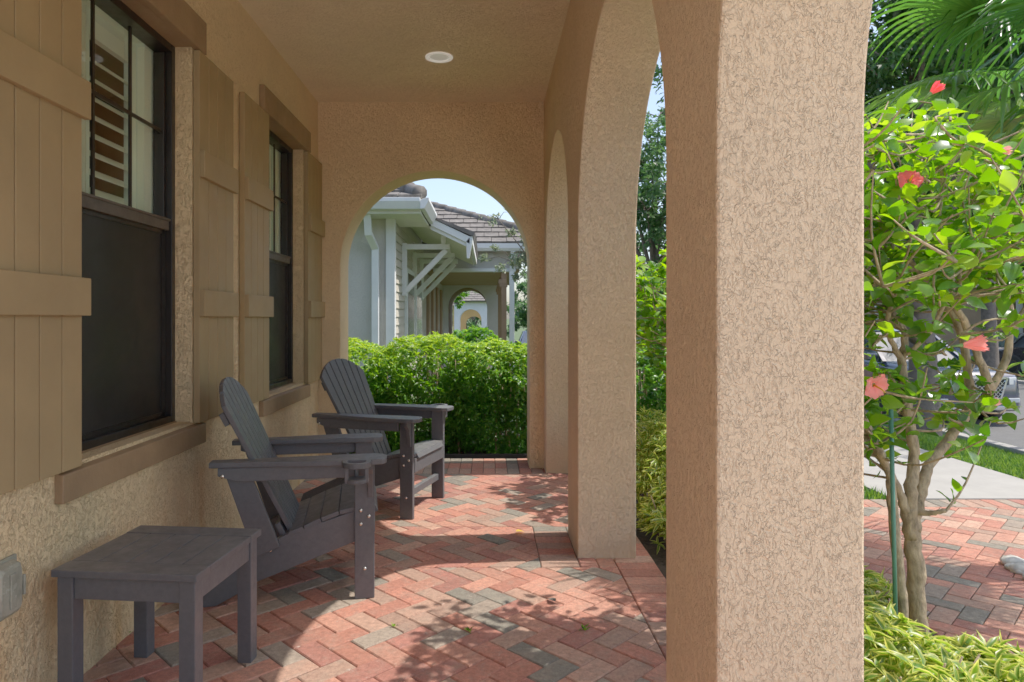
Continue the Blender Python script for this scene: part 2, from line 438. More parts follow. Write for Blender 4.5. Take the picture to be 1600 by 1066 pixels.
def inset(poly, d):
    n = len(poly); A = sum(poly[i][0]*poly[(i+1) % n][1]-poly[(i+1) % n][0]*poly[i][1] for i in range(n))
    if A < 0: poly = poly[::-1]
    c = (sum(p[0] for p in poly)/n, sum(p[1] for p in poly)/n)
    out = []
    for i in range(n):
        p0, p1, p2 = Vector(poly[i-1]), Vector(poly[i]), Vector(poly[(i+1) % n])
        e1 = (p1-p0); e2 = (p2-p1)
        if e1.length < 1e-5 or e2.length < 1e-5: continue
        e1.normalize(); e2.normalize()
        n1 = Vector((-e1.y, e1.x)); n2 = Vector((-e2.y, e2.x)); b = n1+n2
        if b.length < 1e-4: b = n1
        b = b/max(.35, b.length_squared/2)
        out.append((p1.x+b.x*d, p1.y+b.y*d))
    return out

class Pavers:
    def __init__(s): s.v = []; s.f = []; s.c = []
    def add(s, poly, z):
        if area(poly) < .0004: return
        a = inset(poly, .0019)
        if len(a) < 3: return
        b = inset(a, .0042) if area(poly) > .002 else a
        if len(b) != len(a): b = a
        n = len(a); o = len(s.v); dz = random.uniform(-.0013, .0013)
        tx, ty = random.uniform(-.006, .006), random.uniform(-.006, .006)
        cx = sum(p[0] for p in a)/n; cyy = sum(p[1] for p in a)/n
        j = lambda q: random.uniform(-.0006, .0006)
        s.v += [(p[0], p[1], z-.03) for p in a] + [(p[0], p[1], z-.004+dz) for p in a] + [(p[0]+j(0), p[1]+j(0), z+dz+(p[0]-cx)*tx+(p[1]-cyy)*ty) for p in b]
        for k in (0, n):
            s.f += [(o+k+i, o+k+(i+1) % n, o+k+n+(i+1) % n, o+k+n+i) for i in range(n)]
        s.f.append(tuple(o+2*n+i for i in range(n)))
        c = pcol(); s.c += [c]*(3*n)
    def herring(s, rect, z, w=.0945, off=(0, 0), exclude=()):
        x0, x1, y0, y1 = rect; q = math.sqrt(.5)
        a = (q, q); b = (q, -q)
        ext = (max(x1-x0, y1-y0))*1.5; N = int(ext/w)+4
        mx, my = (x0+x1)/2, (y0+y1)/2
        ia = int(((mx-off[0])*q+(my-off[1])*q)/w); ib = int(((mx-off[0])*q-(my-off[1])*q)/w)
        for i in range(ia-N, ia+N):
            for k in range(ib-N, ib+N):
                d = (i-k) % 4
                if d == 0: c = ((i, k), (i+2, k), (i+2, k+1), (i, k+1))
                elif d == 3: c = ((i, k), (i+1, k), (i+1, k+2), (i, k+2))
                else: continue
                P = [(off[0]+(u*a[0]+v*b[0])*w, off[1]+(u*a[1]+v*b[1])*w) for u, v in c]
                if max(p[0] for p in P) < x0 or min(p[0] for p in P) > x1 or max(p[1] for p in P) < y0 or min(p[1] for p in P) > y1: continue
                P = clip(P, rect)
                if P is None: continue
                if any(all(e[0]-.001 <= p[0] <= e[1]+.001 and e[2]-.001 <= p[1] <= e[3]+.001 for p in P) for e in exclude): continue
                s.add(P, z)
    def course(s, x0, x1, y0, y1, z, along):
        """single course; along 'y': bricks laid side by side along y (long side in x)"""
        if along == 'y':
            n = max(1, round((y1-y0)/.0985)); st = (y1-y0)/n
            for i in range(n): s.add([(x0, y0+i*st), (x1, y0+i*st), (x1, y0+(i+1)*st), (x0, y0+(i+1)*st)], z)
        else:
            n = max(1, round((x1-x0)/.0985)); st = (x1-x0)/n
            for i in range(n): s.add([(x0+i*st, y0), (x0+(i+1)*st, y0), (x0+(i+1)*st, y1), (x0+i*st, y1)], z)
    def build(s, name, parent=None):
        me = bpy.data.meshes.new(name); me.from_pydata(s.v, [], s.f); me.update()
        a = me.color_attributes.new('rnd', 'FLOAT_COLOR', 'POINT')
        a.data.foreach_set('color', np.concatenate([np.array(s.c), np.ones((len(s.c), 1))], 1).astype(np.float32).ravel())
        bm = bmesh.new(); bm.from_mesh(me); bmesh.ops.recalc_face_normals(bm, faces=bm.faces); bm.to_mesh(me); bm.free()
        me.materials.append(M['paver'])
        o = bpy.data.objects.new(name, me); col.objects.link(o)
        if parent: o.parent = parent
        return o

XL, XR, XO = -1.42, .47, .775
YE, YEB, ZC = 5.755, 6.085, 3.06
pv = Pavers()
pv.herring((XL-.02, .655, -2.6, 3.46), 0)
pv.herring((XL-.02, .27, 3.46, 4.14), 0)
pv.herring((XL-.02, .655, 4.14, 5.55), 0)
pv.course(.27, .468, 3.46, 4.14, 0, 'y'); pv.course(.468, .655, 3.46, 3.66, 0, 'x'); pv.course(.468, .655, 3.98, 4.14, 0, 'x')
pv.course(.655, .86, -2.6, 6.3, 0, 'y')
pv.course(XL, .655, 5.55, 5.75, 0, 'x'); pv.course(XL, .655, 5.75, 5.95, 0, 'x'); pv.course(XL, .655, 5.95, 6.15, 0, 'x')
tag(pv.build('porch_floor'), 'red and grey herringbone paver porch floor', kind='structure')
b = MB(); b.box(XL-.02, .865, -2.6, 6.17, -.3, -.0085)
tag(b.build('floor_bed', M['joint']), 'dark sand filled joints under the porch pavers', kind='structure')
ZB = -.05
pw = Pavers()
pw.herring((1.85, 6.6, 1.0, 4.75), ZB, off=(.03, .05))
pw.course(1.85, 6.6, 4.75, 4.95, ZB, 'x')
tag(pw.build('brick_path'), 'red herringbone paver walkway outside the porch', kind='structure')
b = MB(); b.box(1.84, 6.62, .9, 4.96, -.3, ZB-.008)
tag(b.build('path_bed', M['joint']), 'sand joints under the walkway pavers', kind='structure')

# ------------------------------------------------------------------ ground sheet
def sst(t): t = np.clip(t, 0, 1); return t*t*(3-2*t)
def gz(x, y):
    g = -.075 - .62*sst((x-4.5)/2.9) - .5*sst((y-9)/12)*(1-sst((x-4.5)/3.2))
    return g
xs = np.concatenate([np.linspace(-1500, -30, 6), np.linspace(-20, 30, 84), np.linspace(40, 1500, 6)])
ys = np.concatenate([np.linspace(-1500, -20, 6), np.linspace(-12, 60, 100), np.linspace(80, 2500, 6)])
GX, GY = np.meshgrid(xs, ys, indexing='ij'); GZ = gz(GX, GY)
V = np.stack([GX, GY, GZ], -1).reshape(-1, 3); ny = len(ys)
Fq = np.array([(i*ny+j, (i+1)*ny+j, (i+1)*ny+j+1, i*ny+j+1) for i in range(len(xs)-1) for j in range(ny-1)])
tag(npmesh('ground', V, Fq, M['grass_soil'], smooth=True), 'lawn soil sheet', kind='structure')
b = MB(); b.box(.86, 1.85, .9, 6.2, -.3, -.055); b.box(-2.3, .95, 6.17, 8.0, -.3, -.055)
tag(b.build('planting_bed', M['mulch']), 'mulched planting beds beside the porch', kind='structure')
b = MB(); b.box(-9, 7.4, -14, -2.62, -.25, -.02); b.box(.87, 6.6, -2.60, .88, -.25, -.04)  # pale slabs added out of view to bounce sunlight onto ceiling and reveals
tag(b.build('bounce_slab', M['concrete_bounce'], bevel=.006), 'unseen pale concrete slabs added to bounce light into the open end of the porch', kind='structure')
b = MB()
for i in range(8): b.box(2.92, 4.32, 4.965+i*1.5, 4.965+i*1.5+1.494, -.2, -.045)
o = b.build('sidewalk', M['concrete'], bevel=.006); tag(o, 'pale concrete sidewalk', kind='structure')
b = MB(); b.box(7.68, 15.5, -40, 120, -1.0, -.655)
tag(b.build('road', M['asphalt']), 'grey asphalt street', kind='structure')
b = MB(); b.box(7.5, 7.68, -40, 120, -1.0, -.60); b.box(15.5, 15.68, -40, 120, -1.0, -.56)
tag(b.build('kerb', M['concrete'], bevel=.02), 'concrete kerbs along the street', kind='structure')

# ------------------------------------------------------------------ our house
house = thing('porch_house', 'tan stucco house with arched porch, board shutters and dark windows along its wall', 'house')
WIN = [(2.35, 3.304), (4.363, 5.305)]; WZ0, WZ1 = .755, 2.556
b = MB()
def quadx(mb, x, y0, y1, z0, z1):
    mb.add([(x, y0, z0), (x, y1, z0), (x, y1, z1), (x, y0, z1)], [(0, 1, 2, 3)])
ycuts = [-.75, WIN[0][0], WIN[0][1], WIN[1][0], WIN[1][1], YE+.05]
XW = -1.53
for i in range(5):
    y0, y1 = ycuts[i], ycuts[i+1]
    if i in (1, 3):
        quadx(b, XL, y0, y1, -.2, WZ0); quadx(b, XL, y0, y1, WZ1, 3.3)
        b.add([(XL, y0, WZ0), (XL, y1, WZ0), (XW, y1, WZ0), (XW, y0, WZ0)], [(0, 1, 2, 3)])
        b.add([(XL, y0, WZ1), (XL, y1, WZ1), (XW, y1, WZ1), (XW, y0, WZ1)], [(0, 1, 2, 3)])
        for y in (y0, y1): b.add([(XL, y, WZ0), (XL, y, WZ1), (XW, y, WZ1), (XW, y, WZ0)], [(0, 1, 2, 3)])
    else:
        quadx(b, XL, y0, y1, -.2, 3.3)
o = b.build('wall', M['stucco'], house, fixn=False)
bm = bmesh.new(); bm.from_mesh(o.data); bmesh.ops.remove_doubles(bm, verts=bm.verts, dist=1e-4); bmesh.ops.recalc_face_normals(bm, faces=bm.faces); bm.to_mesh(o.data); bm.free()
md = o.modifiers.new('bevel', 'BEVEL'); md.width = .008; md.segments = 2; md.limit_method = 'ANGLE'

# room behind the wall
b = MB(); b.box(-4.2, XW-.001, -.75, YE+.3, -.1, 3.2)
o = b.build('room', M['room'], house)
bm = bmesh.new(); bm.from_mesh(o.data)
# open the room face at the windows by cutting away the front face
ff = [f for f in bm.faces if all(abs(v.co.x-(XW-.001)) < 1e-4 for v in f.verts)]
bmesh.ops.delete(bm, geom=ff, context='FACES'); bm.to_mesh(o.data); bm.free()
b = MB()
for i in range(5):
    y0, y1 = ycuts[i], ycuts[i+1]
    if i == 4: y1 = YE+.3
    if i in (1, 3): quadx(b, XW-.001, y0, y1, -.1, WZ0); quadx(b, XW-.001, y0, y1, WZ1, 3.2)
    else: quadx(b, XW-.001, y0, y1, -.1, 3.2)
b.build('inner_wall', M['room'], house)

# arcade wall with arches
ARC = [(.525, .887, 1.648), (2.7035, .8865, 1.648), (4.795, .765, 1.77)]
def arch_outline(lo, hi, arches, top, bottom=-.25, seg=48):
    pts = [(lo, bottom)]
    for c, r, sp in arches:
        pts.append((c-r, bottom))
        for k in range(seg+1):
            a = math.pi - math.pi*k/seg
            pts.append((c+r*math.cos(a), sp+r*math.sin(a)))
        pts.append((c+r, bottom))
    pts += [(hi, bottom), (hi, top), (lo, top)]
    return pts
b = MB(); b.prism(arch_outline(-.76, YE-.002, ARC, 3.45), 'x', XR, XO)
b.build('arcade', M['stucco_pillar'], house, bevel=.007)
b = MB(); b.prism(arch_outline(-1.75, XO-.002, [(-.4415, .79, 1.697)], 3.45), 'y', YE, YEB)
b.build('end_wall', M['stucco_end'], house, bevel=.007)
b = MB(); b.box(-1.6, XR+.003, -.76, YE+.003, ZC, 3.40)
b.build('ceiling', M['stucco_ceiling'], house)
b = MB(); b.box(-4.3, 1.05, -1.0, 6.4, 3.46, 3.6)
b.build('roof', M['tile'], house, bevel=.01)

# headers and sills
for (y0, y1) in WIN:
    b = MB(); b.box(XL-.0, XL+.035, y0-.09, y1+.09, 2.548, 2.706)
    b.box(XL-.105, XL+.001, y0+.002, y1-.002, 2.552, 2.59)
    b.build('window_header', M['trim_brown'], house, bevel=.004)
    b = MB()
    b.prism([(XL+.03, .64), (XL+.03, .735), (XL-.02, .745), (XL-.02, .64)], 'y', y0-.095, y1+.095)
    b.prism([(XL-.018, .742), (XL-.115, .768), (XL-.115, .70), (XL-.018, .70)], 'y', y0+.002, y1-.002)
    b.build('window_sill', M['trim_brown'], house, bevel=.004)

def shutter(y0):
    s = MB(); wdt = .447; n = 4; bw = wdt/n
    for i in range(n):
        s.box(XL+.004, XL+.036, y0+i*bw+.0028, y0+(i+1)*bw-.0028, .748, 2.541)
    s.box(XL+.006, XL+.014, y0+.002, y0+wdt-.002, .750, 2.539)
    o = s.build('shutter', M['trim'], house, bevel=.0025)
    for z0, z1 in ((1.26, 1.388), (1.931, 2.06)):
        q = MB(); q.box(XL+.036, XL+.060, y0+.004, y0+wdt+.012, z0, z1)
        q.build('batten', M['trim'], o, bevel=.003)
    return o
for y0 in (1.903, 3.304, 3.916, 5.305): shutter(y0)

def window(y0, y1):
    X = -1.535; root = MB()
    f = .035
    for a, c, d, e in ((y0, y0+f, WZ0, WZ1), (y1-f, y1, WZ0, WZ1)):
        root.box(X-.05, X+.035, a+.0005, c-.0005, d+.002, e-.002)
    root.box(X-.05, X+.034, y0+f, y1-f, WZ1-.04, WZ1-.003)
    root.box(X-.05, X+.034, y0+f, y1-f, WZ0+.003, WZ0+.035)
    # inner step of the track
    for a, c in ((y0+f, y0+f+.02), (y1-f-.02, y1-f)): root.box(X-.045, X+.005, a, c, WZ0+.03, WZ1-.045)
    win = root.build('window', M['frame'], house, bevel=.002)
    r = MB(); r.box(X-.02, X+.022, y0+f+.001, y1-f-.001, 1.668, 1.722); r.box(X-.018, X+.030, y0+f+.001, y1-f-.001, 1.712, 1.7225)
    r.build('meeting_rail', M['rail'], win, bevel=.002)
    g0, g1 = y0+f+.021, y1-f-.021
    g = MB(); quadx(g, X-.016, g0, g1, 1.724, WZ1-.045); g.build('pane', M['glass'], win, fixn=False)
    g = MB()
    for k in (1, 2):
        y = g0+(g1-g0)*k/3; g.box(X-.012, X-.003, y-.008, y+.008, 1.724, WZ1-.046)
    g.box(X-.0115, X-.0035, g0, g1, 2.127, 2.143)
    g.build('muntin', M['frame'], win)
    g = MB(); g.box(X-.004, X-.001, y0+f+.021, y1-f-.021, WZ0+.045, 1.664); g.build('screen', M['screen'], win)
    g = MB()
    for a, c, d, e in ((g0-.001, g0+.018, WZ0+.036, 1.666), (g1-.018, g1+.001, WZ0+.036, 1.666), (g0, g1, WZ0+.036, WZ0+.055), (g0, g1, 1.65, 1.666)):
        g.box(X-.006, X+.006, a, c, d, e)
    g.build('screen_frame', M['frame'], win)
    # plantation shutter inside
    XS = X-.105; s = MB(); p0, p1 = y0+.03, y1-.125
    mid = (p0+p1)/2
    for a, c in ((p0, p0+.05), (mid-.028, mid-.002), (mid+.002, mid+.028), (p1-.05, p1)): s.box(XS-.015, XS+.015, a, c, WZ0+.05, 2.52)
    for a, c in ((p0+.05, mid-.028), (mid+.028, p1-.05)):
        s.box(XS-.014, XS+.014, a, c, 2.41, 2.519)
        z = 1.70
        while z < 2.39:
            cs, sn = math.cos(R(40)), math.sin(R(40)); w_, t_ = .036, .0055
            pr = [(XS+u*w_*cs-v*t_*sn, z-u*w_*sn-v*t_*cs) for u, v in ((-1, 0), (-.6, .8), (0, 1), (.6, .8), (1, 0), (.6, -.8), (0, -1), (-.6, -.8))]
            s.prism(pr, 'y', a, c); z += .0775
    s.build('plantation_shutter', M['white'], win)
    s = MB()
    s.box(X-.09, X-.052, y0+.001, y0+.03, WZ0+.04, 2.55); s.box(X-.13, X-.052, p1+.002, y1-.03, WZ0+.04, 2.55)
    s.box(X-.13, X-.052, y0+.031, p1, 2.521, 2.551)
    s.build('jamb', M['white'], win)
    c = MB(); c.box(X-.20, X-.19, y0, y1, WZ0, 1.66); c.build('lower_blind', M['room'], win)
    return win
for y0, y1 in WIN: window(y0, y1)

# recessed light
cl = thing('ceiling_light', 'round white recessed light flush in the porch ceiling', 'ceiling light', (-.336, 4.757, ZC))
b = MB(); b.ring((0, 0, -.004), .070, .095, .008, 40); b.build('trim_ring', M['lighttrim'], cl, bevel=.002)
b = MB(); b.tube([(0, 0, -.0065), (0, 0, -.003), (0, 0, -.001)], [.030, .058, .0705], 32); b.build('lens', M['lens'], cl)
# outlet cover
oc = thing('outlet_cover', 'clear plastic weatherproof outlet cover low on the stucco wall', 'outlet cover', (XL, 1.995, .46))
b = MB(); b.box(.0005, .012, -.065, .065, -.088, .088); b.build('back_plate', M['clear'], oc, bevel=.004)
def rr(w_, h_, r, n=6):
    out = []
    for cxx, cyy, a0 in ((w_-r, h_-r, 0), (-w_+r, h_-r, 90), (-w_+r, -h_+r, 180), (w_-r, -h_+r, 270)):
        for k in range(n+1):
            a = R(a0+90*k/n); out.append((cxx+r*math.cos(a), cyy+r*math.sin(a)))
    return out
b = MB(); P1 = rr(.058, .080, .02); P2 = rr(.050, .072, .018); P3 = rr(.042, .062, .018)
n = len(P1); vs = [(.012, p[0], p[1]) for p in P1]+[(.034, p[0], p[1]) for p in P2]+[(.042, p[0], p[1]) for p in P3]
b.add(vs, [(k*n+i, k*n+(i+1) % n, (k+1)*n+(i+1) % n, (k+1)*n+i) for k in (0, 1) for i in range(n)]+[list(range(2*n, 3*n))])
b.ring((0, 0, 0), .001, .002, .001, 4)
o = b.build('bubble_lid', M['clear'], oc, bevel=.002)
b = MB(); b.box(.042, .047, -.012, .012, -.05, .05); b.box(.036, .045, .048, .056, -.03, .03); b.build('latch', M['clear'], oc, bevel=.002)

# ------------------------------------------------------------------ side table
tb = thing('side_table', 'square charcoal plastic side table with slatted top against the wall', 'side table', (-1.098, 2.345, 0), R(-5.5))
hw, hd = .237, .234
b = MB(); e = .088
for s_ in (-1, 1): b.box(-hw, hw, s_*hd, s_*(hd-e), .447, .470)
n = 5; sw = 2*hw/n
for i in range(n): b.box(-hw+i*sw+.0015, -hw+(i+1)*sw-.0015, -hd+e+.002, hd-e-.002, .447, .469)
b.build('tabletop', M['poly'], tb, bevel=.0025)
for sx in (-1, 1):
    for sy in (-1, 1):
        b = MB(); b.box(sx*(hw-.012), sx*(hw-.064), sy*(hd-.012), sy*(hd-.064), 0, .446); b.build('leg', M['poly'], tb, bevel=.003)
b = MB()
for s_ in (-1, 1):
    b.box(-hw+.065, hw-.065, s_*(hd-.018), s_*(hd-.042), .375, .446)
    b.box(s_*(hw-.018), s_*(hw-.042), -hd+.065, hd-.065, .375, .446)
b.build('apron', M['poly'], tb, bevel=.002)

# ------------------------------------------------------------------ adirondack chairs
def add_slat(mb, i, n=7):
    Bx, Bz, dx, dz = -.325, .265, -.424, .9057
    t = i-(n-1)/2; tt = t/((n-1)/2)
    wb, wt_ = .0228, .0352
    yb, yt = t*.0565, t*.0845
    def L(y): return .775 - .85*y*y - 1.6*abs(y)**3
    out = []
    segs = 6
    left = []; right = []
    for k in range(segs+1):
        f = k/segs
        for sgn, arr in ((-1, left), (1, right)):
            y_top = yt+sgn*wt_
            Lk = L(y_top)*f
            arr.append((Lk, yb+sgn*wb+(y_top-yb-sgn*wb)*f))
    tops = [(L(yt+wt_*u), yt+wt_*u) for u in (-.6, -.2, .2, .6)]
    poly = left + tops + right[::-1]
    vs = []
    for off in (0.0, .021):
        for l, y in poly:
            cur = .05*(l/.84-.5)**2*0 + .012*math.cos(min(1, l/.84)*math.pi)   # slight S bend
            vs.append((Bx+dx*l+dz*(off+cur*0), y, Bz+dz*l-dx*(off)))
    m = len(poly)
    mb.add(vs, [list(range(m))[::-1], list(range(m, 2*m))]+[(k, (k+1) % m, m+(k+1) % m, m+k) for k in range(m)])

def chair(label, loc, rz, cup):
    c = thing('adirondack_chair', label, 'chair', loc, rz, 'charcoal adirondack chairs on the porch')
    P = M['poly']
    for s in (-1, 1):
        b = MB(); b.box(-.045, .043, s*.252, s*.282, 0, .61)
        leg = b.build('front_leg', P, c, bevel=.004)
        for (x, z) in ((-.018, .395), (-.018, .335), (.018, .368), (.0, .135)):
            b = MB(); b.disc((x, s*.2835, z), .0075, .006, 'y', 12); b.build('bolt', M['bolt'], leg)
        b = MB()
        b.prism([(.02, .405), (.02, .27), (-.465, .095), (-.57, .035), (-.64, 0), (-.765, 0), (-.78, .03), (-.75, .10), (-.34, .296)], 'y', s*.220, s*.2505)
        rail = b.build('side_rail', P, c, bevel=.003)
        for (x, z) in ((-.47, .215), (-.41, .23)):
            b = MB(); b.disc((x, s*.2515, z), .0075, .006, 'y', 12); b.build('bolt', M['bolt'], rail)
        b = MB()
        b.prism([(-.605, .608), (-.50, .608), (-.365, .25), (-.47, .21)], 'y', s*.2515, s*.276)
        sup = b.build('rear_support', P, c, bevel=.003)
        b = MB(); b.disc((-.60, s*.3045, .575), .008, .006, 'y', 12); b.build('bolt', M['bolt'], sup)
        b = MB(); b.prism([(-.62, .609), (-.046, .609), (-.046, .548), (-.54, .548), (-.62, .575)], 'y', s*.2775, s*.3015)
        b.build('arm_rail', P, c, bevel=.003)
        # arm board, curved outline
        out = [(-.655, .235), (-.655, .305)]
        for k in range(9):
            f = k/8; out.append((-.60+f*.50, .310+.042*f*f*(3-2*f)))
        out += [(.03, .358), (.075, .350), (.095, .325), (.098, .26), (.085, .225), (.05, .21)]
        for k in range(7):
            f = k/6; out.append((-.02-f*.42, .208+.022*f))
        b = MB(); b.prism([(x, s*y) for x, y in out], 'z', .6105, .6345)
        arm = b.build('arm', P, c, bevel=.004)
        # bracket
        br = [(0, .6095), (0, .455), (.012, .455), (.020, .50), (.042, .565), (.066, .59), (.068, .6095)]
        b = MB(); b.prism([(s*(.2825+p[0]), p[1]) for p in br], 'x', .013, .035)
        b.build('arm_bracket', P, c, bevel=.002)
        if s == cup:
            b = MB(); yy = s*.375
            b.ring((-.035, yy, .6225), .041, .062, .0235, 28)
            b.ring((-.035, yy, .553), .001, .052, .016, 28)
            for a in (35, 145, 270):
                b.box(-.035+.052*math.cos(R(a))-.008, -.035+.052*math.cos(R(a))+.008, yy+s*.046*math.sin(R(a))-.005, yy+s*.046*math.sin(R(a))+.005, .545, .611)
            b.build('cup_holder', P, c, bevel=.002)
    # seat slats following a scooped line
    pts = [(.062, .372), (.045, .402), (-.035, .407), (-.115, .390), (-.195, .362), (-.27, .330), (-.335, .305)]
    b = MB()
    for i in range(len(pts)-1):
        p, q = Vector((pts[i][0], 0, pts[i][1])), Vector((pts[i+1][0], 0, pts[i+1][1])); d = (q-p).normalized(); nn = Vector((d.z, 0, -d.x))
        if nn.z < 0: nn = -nn
        p = p+d*.0022; q = q-d*.0022; h = .02
        b.prism([(p.x, p.z), (q.x, q.z), (q.x-nn.x*h, q.z-nn.z*h), (p.x-nn.x*h, p.z-nn.z*h)], 'y', -.2195 if i < 1 else -.2515*.999, .2195 if i < 1 else .2515*.999)
    b.build('seat', P, c, bevel=.0025)
    b = MB(); b.box(.022, .046, -.2515, .2515, .285, .372); b.build('front_apron', P, c, bevel=.004)
    b = MB(); b.box(-.02, .012, -.2515, .2515, .13, .172); b.build('stretcher', P, c, bevel=.003)
    b = MB()
    for i in range(7): add_slat(b, i)
    b.build('backrest', P, c, bevel=.003)
    b = MB()
    for l, wd in ((.06, .215), (.345, .27), (.61, .235)):
        x = -.325-.424*l; z = .265+.9057*l
        b.bar((x-.013*.889-.009, -wd, z-.013*.457-.004), (x-.013*.889-.009, wd, z-.013*.457-.004), .024, .06, up=(-.457, 0, .889))
    b.build('back_brace', P, c, bevel=.003)
    return c
# chair origin: centre line at the front legs
def cplace(px, py, ang, side):
    y = H*F/(py-CY); x = (px-CX)*y/F
    a = R(ang); n_ = Vector((-math.sin(a), math.cos(a)))
    return (x-n_.x*.27*side, y-n_.y*.27*side, 0)
chair('charcoal adirondack chair beside the square side table, nearer the camera', cplace(570, 934, 10.5, -1), R(10.5), -1)
chair('charcoal adirondack chair in front of the hedge, turned towards the camera', cplace(636, 811, -17, -1), R(-17), 1)

# ------------------------------------------------------------------ vegetation
def shell_leaves(n, lo, hi, inner=.12, power=4.0):
    """points near the surface of a rounded box (superellipsoid), direction outward"""
    lo = np.array(lo); hi = np.array(hi); c = (lo+hi)/2; h = (hi-lo)/2
    d = rdir(n*2); d = d[np.argsort(-np.abs(d).max(1)+rng.random(len(d))*1.2)[:n]]
    s = (np.abs(d)**power).sum(1)**(-1/power)
    p = d*s[:, None]
    k = 1 - np.abs(rng.normal(size=n))*inner
    nrm = np.sign(p)*np.abs(p)**(power-1); nrm /= np.linalg.norm(nrm, axis=1, keepdims=True)
    return c + p*k[:, None]*h, nrm, k

def lumps(P, amp, f):
    return amp*(np.sin(P[:, 0]*f+1.3)*np.cos(P[:, 1]*f*.9+.4)+np.sin(P[:, 2]*f*1.1+P[:, 0]*f*.6))

def hedge(name, label, cat, lo, hi, n, L, W, mat, kind='lance', ycolor=0.0, group=None, whorl=6):
    root = thing(name, label, cat, ((lo[0]+hi[0])/2, (lo[1]+hi[1])/2, lo[2]), group=group)
    off = np.array(root.location)
    m = n//whorl
    P, N, k = shell_leaves(m, lo, hi)
    P = P + N*(lumps(P, .02, 9)+lumps(P, .018, 23))[:, None]
    A = N + rdir(m)*.55; A[:, 2] += .35
    P = np.repeat(P, whorl, 0); A = np.repeat(A, whorl, 0); k = np.repeat(k, whorl)
    A /= np.linalg.norm(A, axis=1, keepdims=True)
    Q = rdir(len(P)); Q -= A*(Q*A).sum(1, keepdims=True); Q /= np.linalg.norm(Q, axis=1, keepdims=True)
    D = A*rng.uniform(.1, .8, len(P))[:, None] + Q
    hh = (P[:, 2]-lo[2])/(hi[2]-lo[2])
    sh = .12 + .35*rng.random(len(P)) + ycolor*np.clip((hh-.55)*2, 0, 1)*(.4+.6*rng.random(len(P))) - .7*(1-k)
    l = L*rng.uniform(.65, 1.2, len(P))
    V, Fq, r = leaves(P-off, D, l, l*W, kind, sh)
    npmesh('foliage', V, Fq, mat, root, r, smooth=(kind != 'small'))
    b = MB()
    for _ in range(14):
        x = random.uniform(lo[0]+.12, hi[0]-.12)-off[0]; y = random.uniform(lo[1]+.12, hi[1]-.1)-off[1]
        b.tube([(x, y, -.03), (x*1.05, y*1.05, (hi[2]-lo[2])*.4), (x*1.15+random.uniform(-.08, .08), y*1.1, (hi[2]-lo[2])*.85)], [.012, .009, .004], 6)
    b.build('stem', M['bark'], root)
    return root
ZG = -.055
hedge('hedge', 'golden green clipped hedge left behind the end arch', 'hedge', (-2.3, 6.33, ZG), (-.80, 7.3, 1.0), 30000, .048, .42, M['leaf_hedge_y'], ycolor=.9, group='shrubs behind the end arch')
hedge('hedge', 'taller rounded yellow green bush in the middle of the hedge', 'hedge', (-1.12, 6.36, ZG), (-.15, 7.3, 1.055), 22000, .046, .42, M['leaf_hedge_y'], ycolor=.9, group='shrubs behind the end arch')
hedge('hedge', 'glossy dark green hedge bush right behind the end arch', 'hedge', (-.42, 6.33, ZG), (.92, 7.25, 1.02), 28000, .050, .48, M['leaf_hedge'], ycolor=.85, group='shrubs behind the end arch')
hedge('shrub', 'upright dark leafy shrub rising behind the hedge', 'shrub', (-.36, 7.35, ZG), (.12, 7.8, 1.15), 4500, .055, .5, M['leaf_hedge'], ycolor=.3)

def var_shrub(label, c, rx, ry, h, n, L=.070):
    root = thing('variegated_shrub', label, 'shrub', (c[0], c[1], ZG), group='variegated shrubs in the bed')
    m = n//7
    th = rng.uniform(0, 2*np.pi, m); rr_ = np.sqrt(rng.random(m)); ph = rng.random(m)
    P = np.stack([np.cos(th)*rr_*rx, np.sin(th)*rr_*ry, h*(1-.55*rr_**2)*(.30+.7*ph**.5)], 1)
    A = np.stack([P[:, 0]*1.2, P[:, 1]*1.2, np.full(m, .55)], 1)+rdir(m)*.25
    P = np.repeat(P, 7, 0); A = np.repeat(A, 7, 0); A /= np.linalg.norm(A, axis=1, keepdims=True)
    Q = rdir(len(P)); Q -= A*(Q*A).sum(1, keepdims=True); Q /= np.linalg.norm(Q, axis=1, keepdims=True)
    D = A*rng.uniform(.2, .9, len(P))[:, None]+Q
    l = L*rng.uniform(.6, 1.2, len(P))
    V, Fq, r = leaves(P, D, l, l*.30, 'lance', .2+.7*rng.random(len(P)))
    npmesh('foliage', V, Fq, M['leaf_var'], root, r, smooth=True)
    b = MB()
    for _ in range(int(18)):
        a = random.uniform(0, 6.28); q = random.random()**.5
        x, y = math.cos(a)*q*rx*.5, math.sin(a)*q*ry*.5
        b.tube([(x, y, 0), (x*1.4, y*1.4, h*.45), (x*1.9, y*1.9, h*.85)], [.006, .005, .003], 5)
    b.build('stem', M['bark'], root)
    return root
var_shrub('yellow variegated shrub at the foot of the hibiscus, nearest the pillar', (1.15, 2.05), .30, .46, .42, 3800)
var_shrub('yellow variegated shrub spilling over the walkway edge in front of the hibiscus', (1.56, 2.05), .27, .34, .30, 2800)
var_shrub('yellow variegated shrub just behind the hibiscus trunk', (1.45, 2.95), .34, .36, .24, 2200)
var_shrub('yellow variegated shrub seen low between the two pillars', (1.2, 4.45), .34, .55, .66, 5000)
hedge('shrub', 'dark green shrub behind the variegated ones in the gap between the pillars', 'shrub', (1.15, 6.3, ZG), (2.3, 7.4, .95), 9000, .07, .5, M['leaf_hedge'], ycolor=.4)
hedge('shrub', 'tall bushy shrub at the far corner of the porch bed', 'shrub', (1.5, 8.2, ZG), (2.9, 9.4, 1.25), 8000, .08, .5, M['leaf_hedge'], ycolor=.5)
var_shrub('small variegated shrub crowding the paver edge by the middle pillar', (1.14, 3.95), .24, .34, .36, 2600)
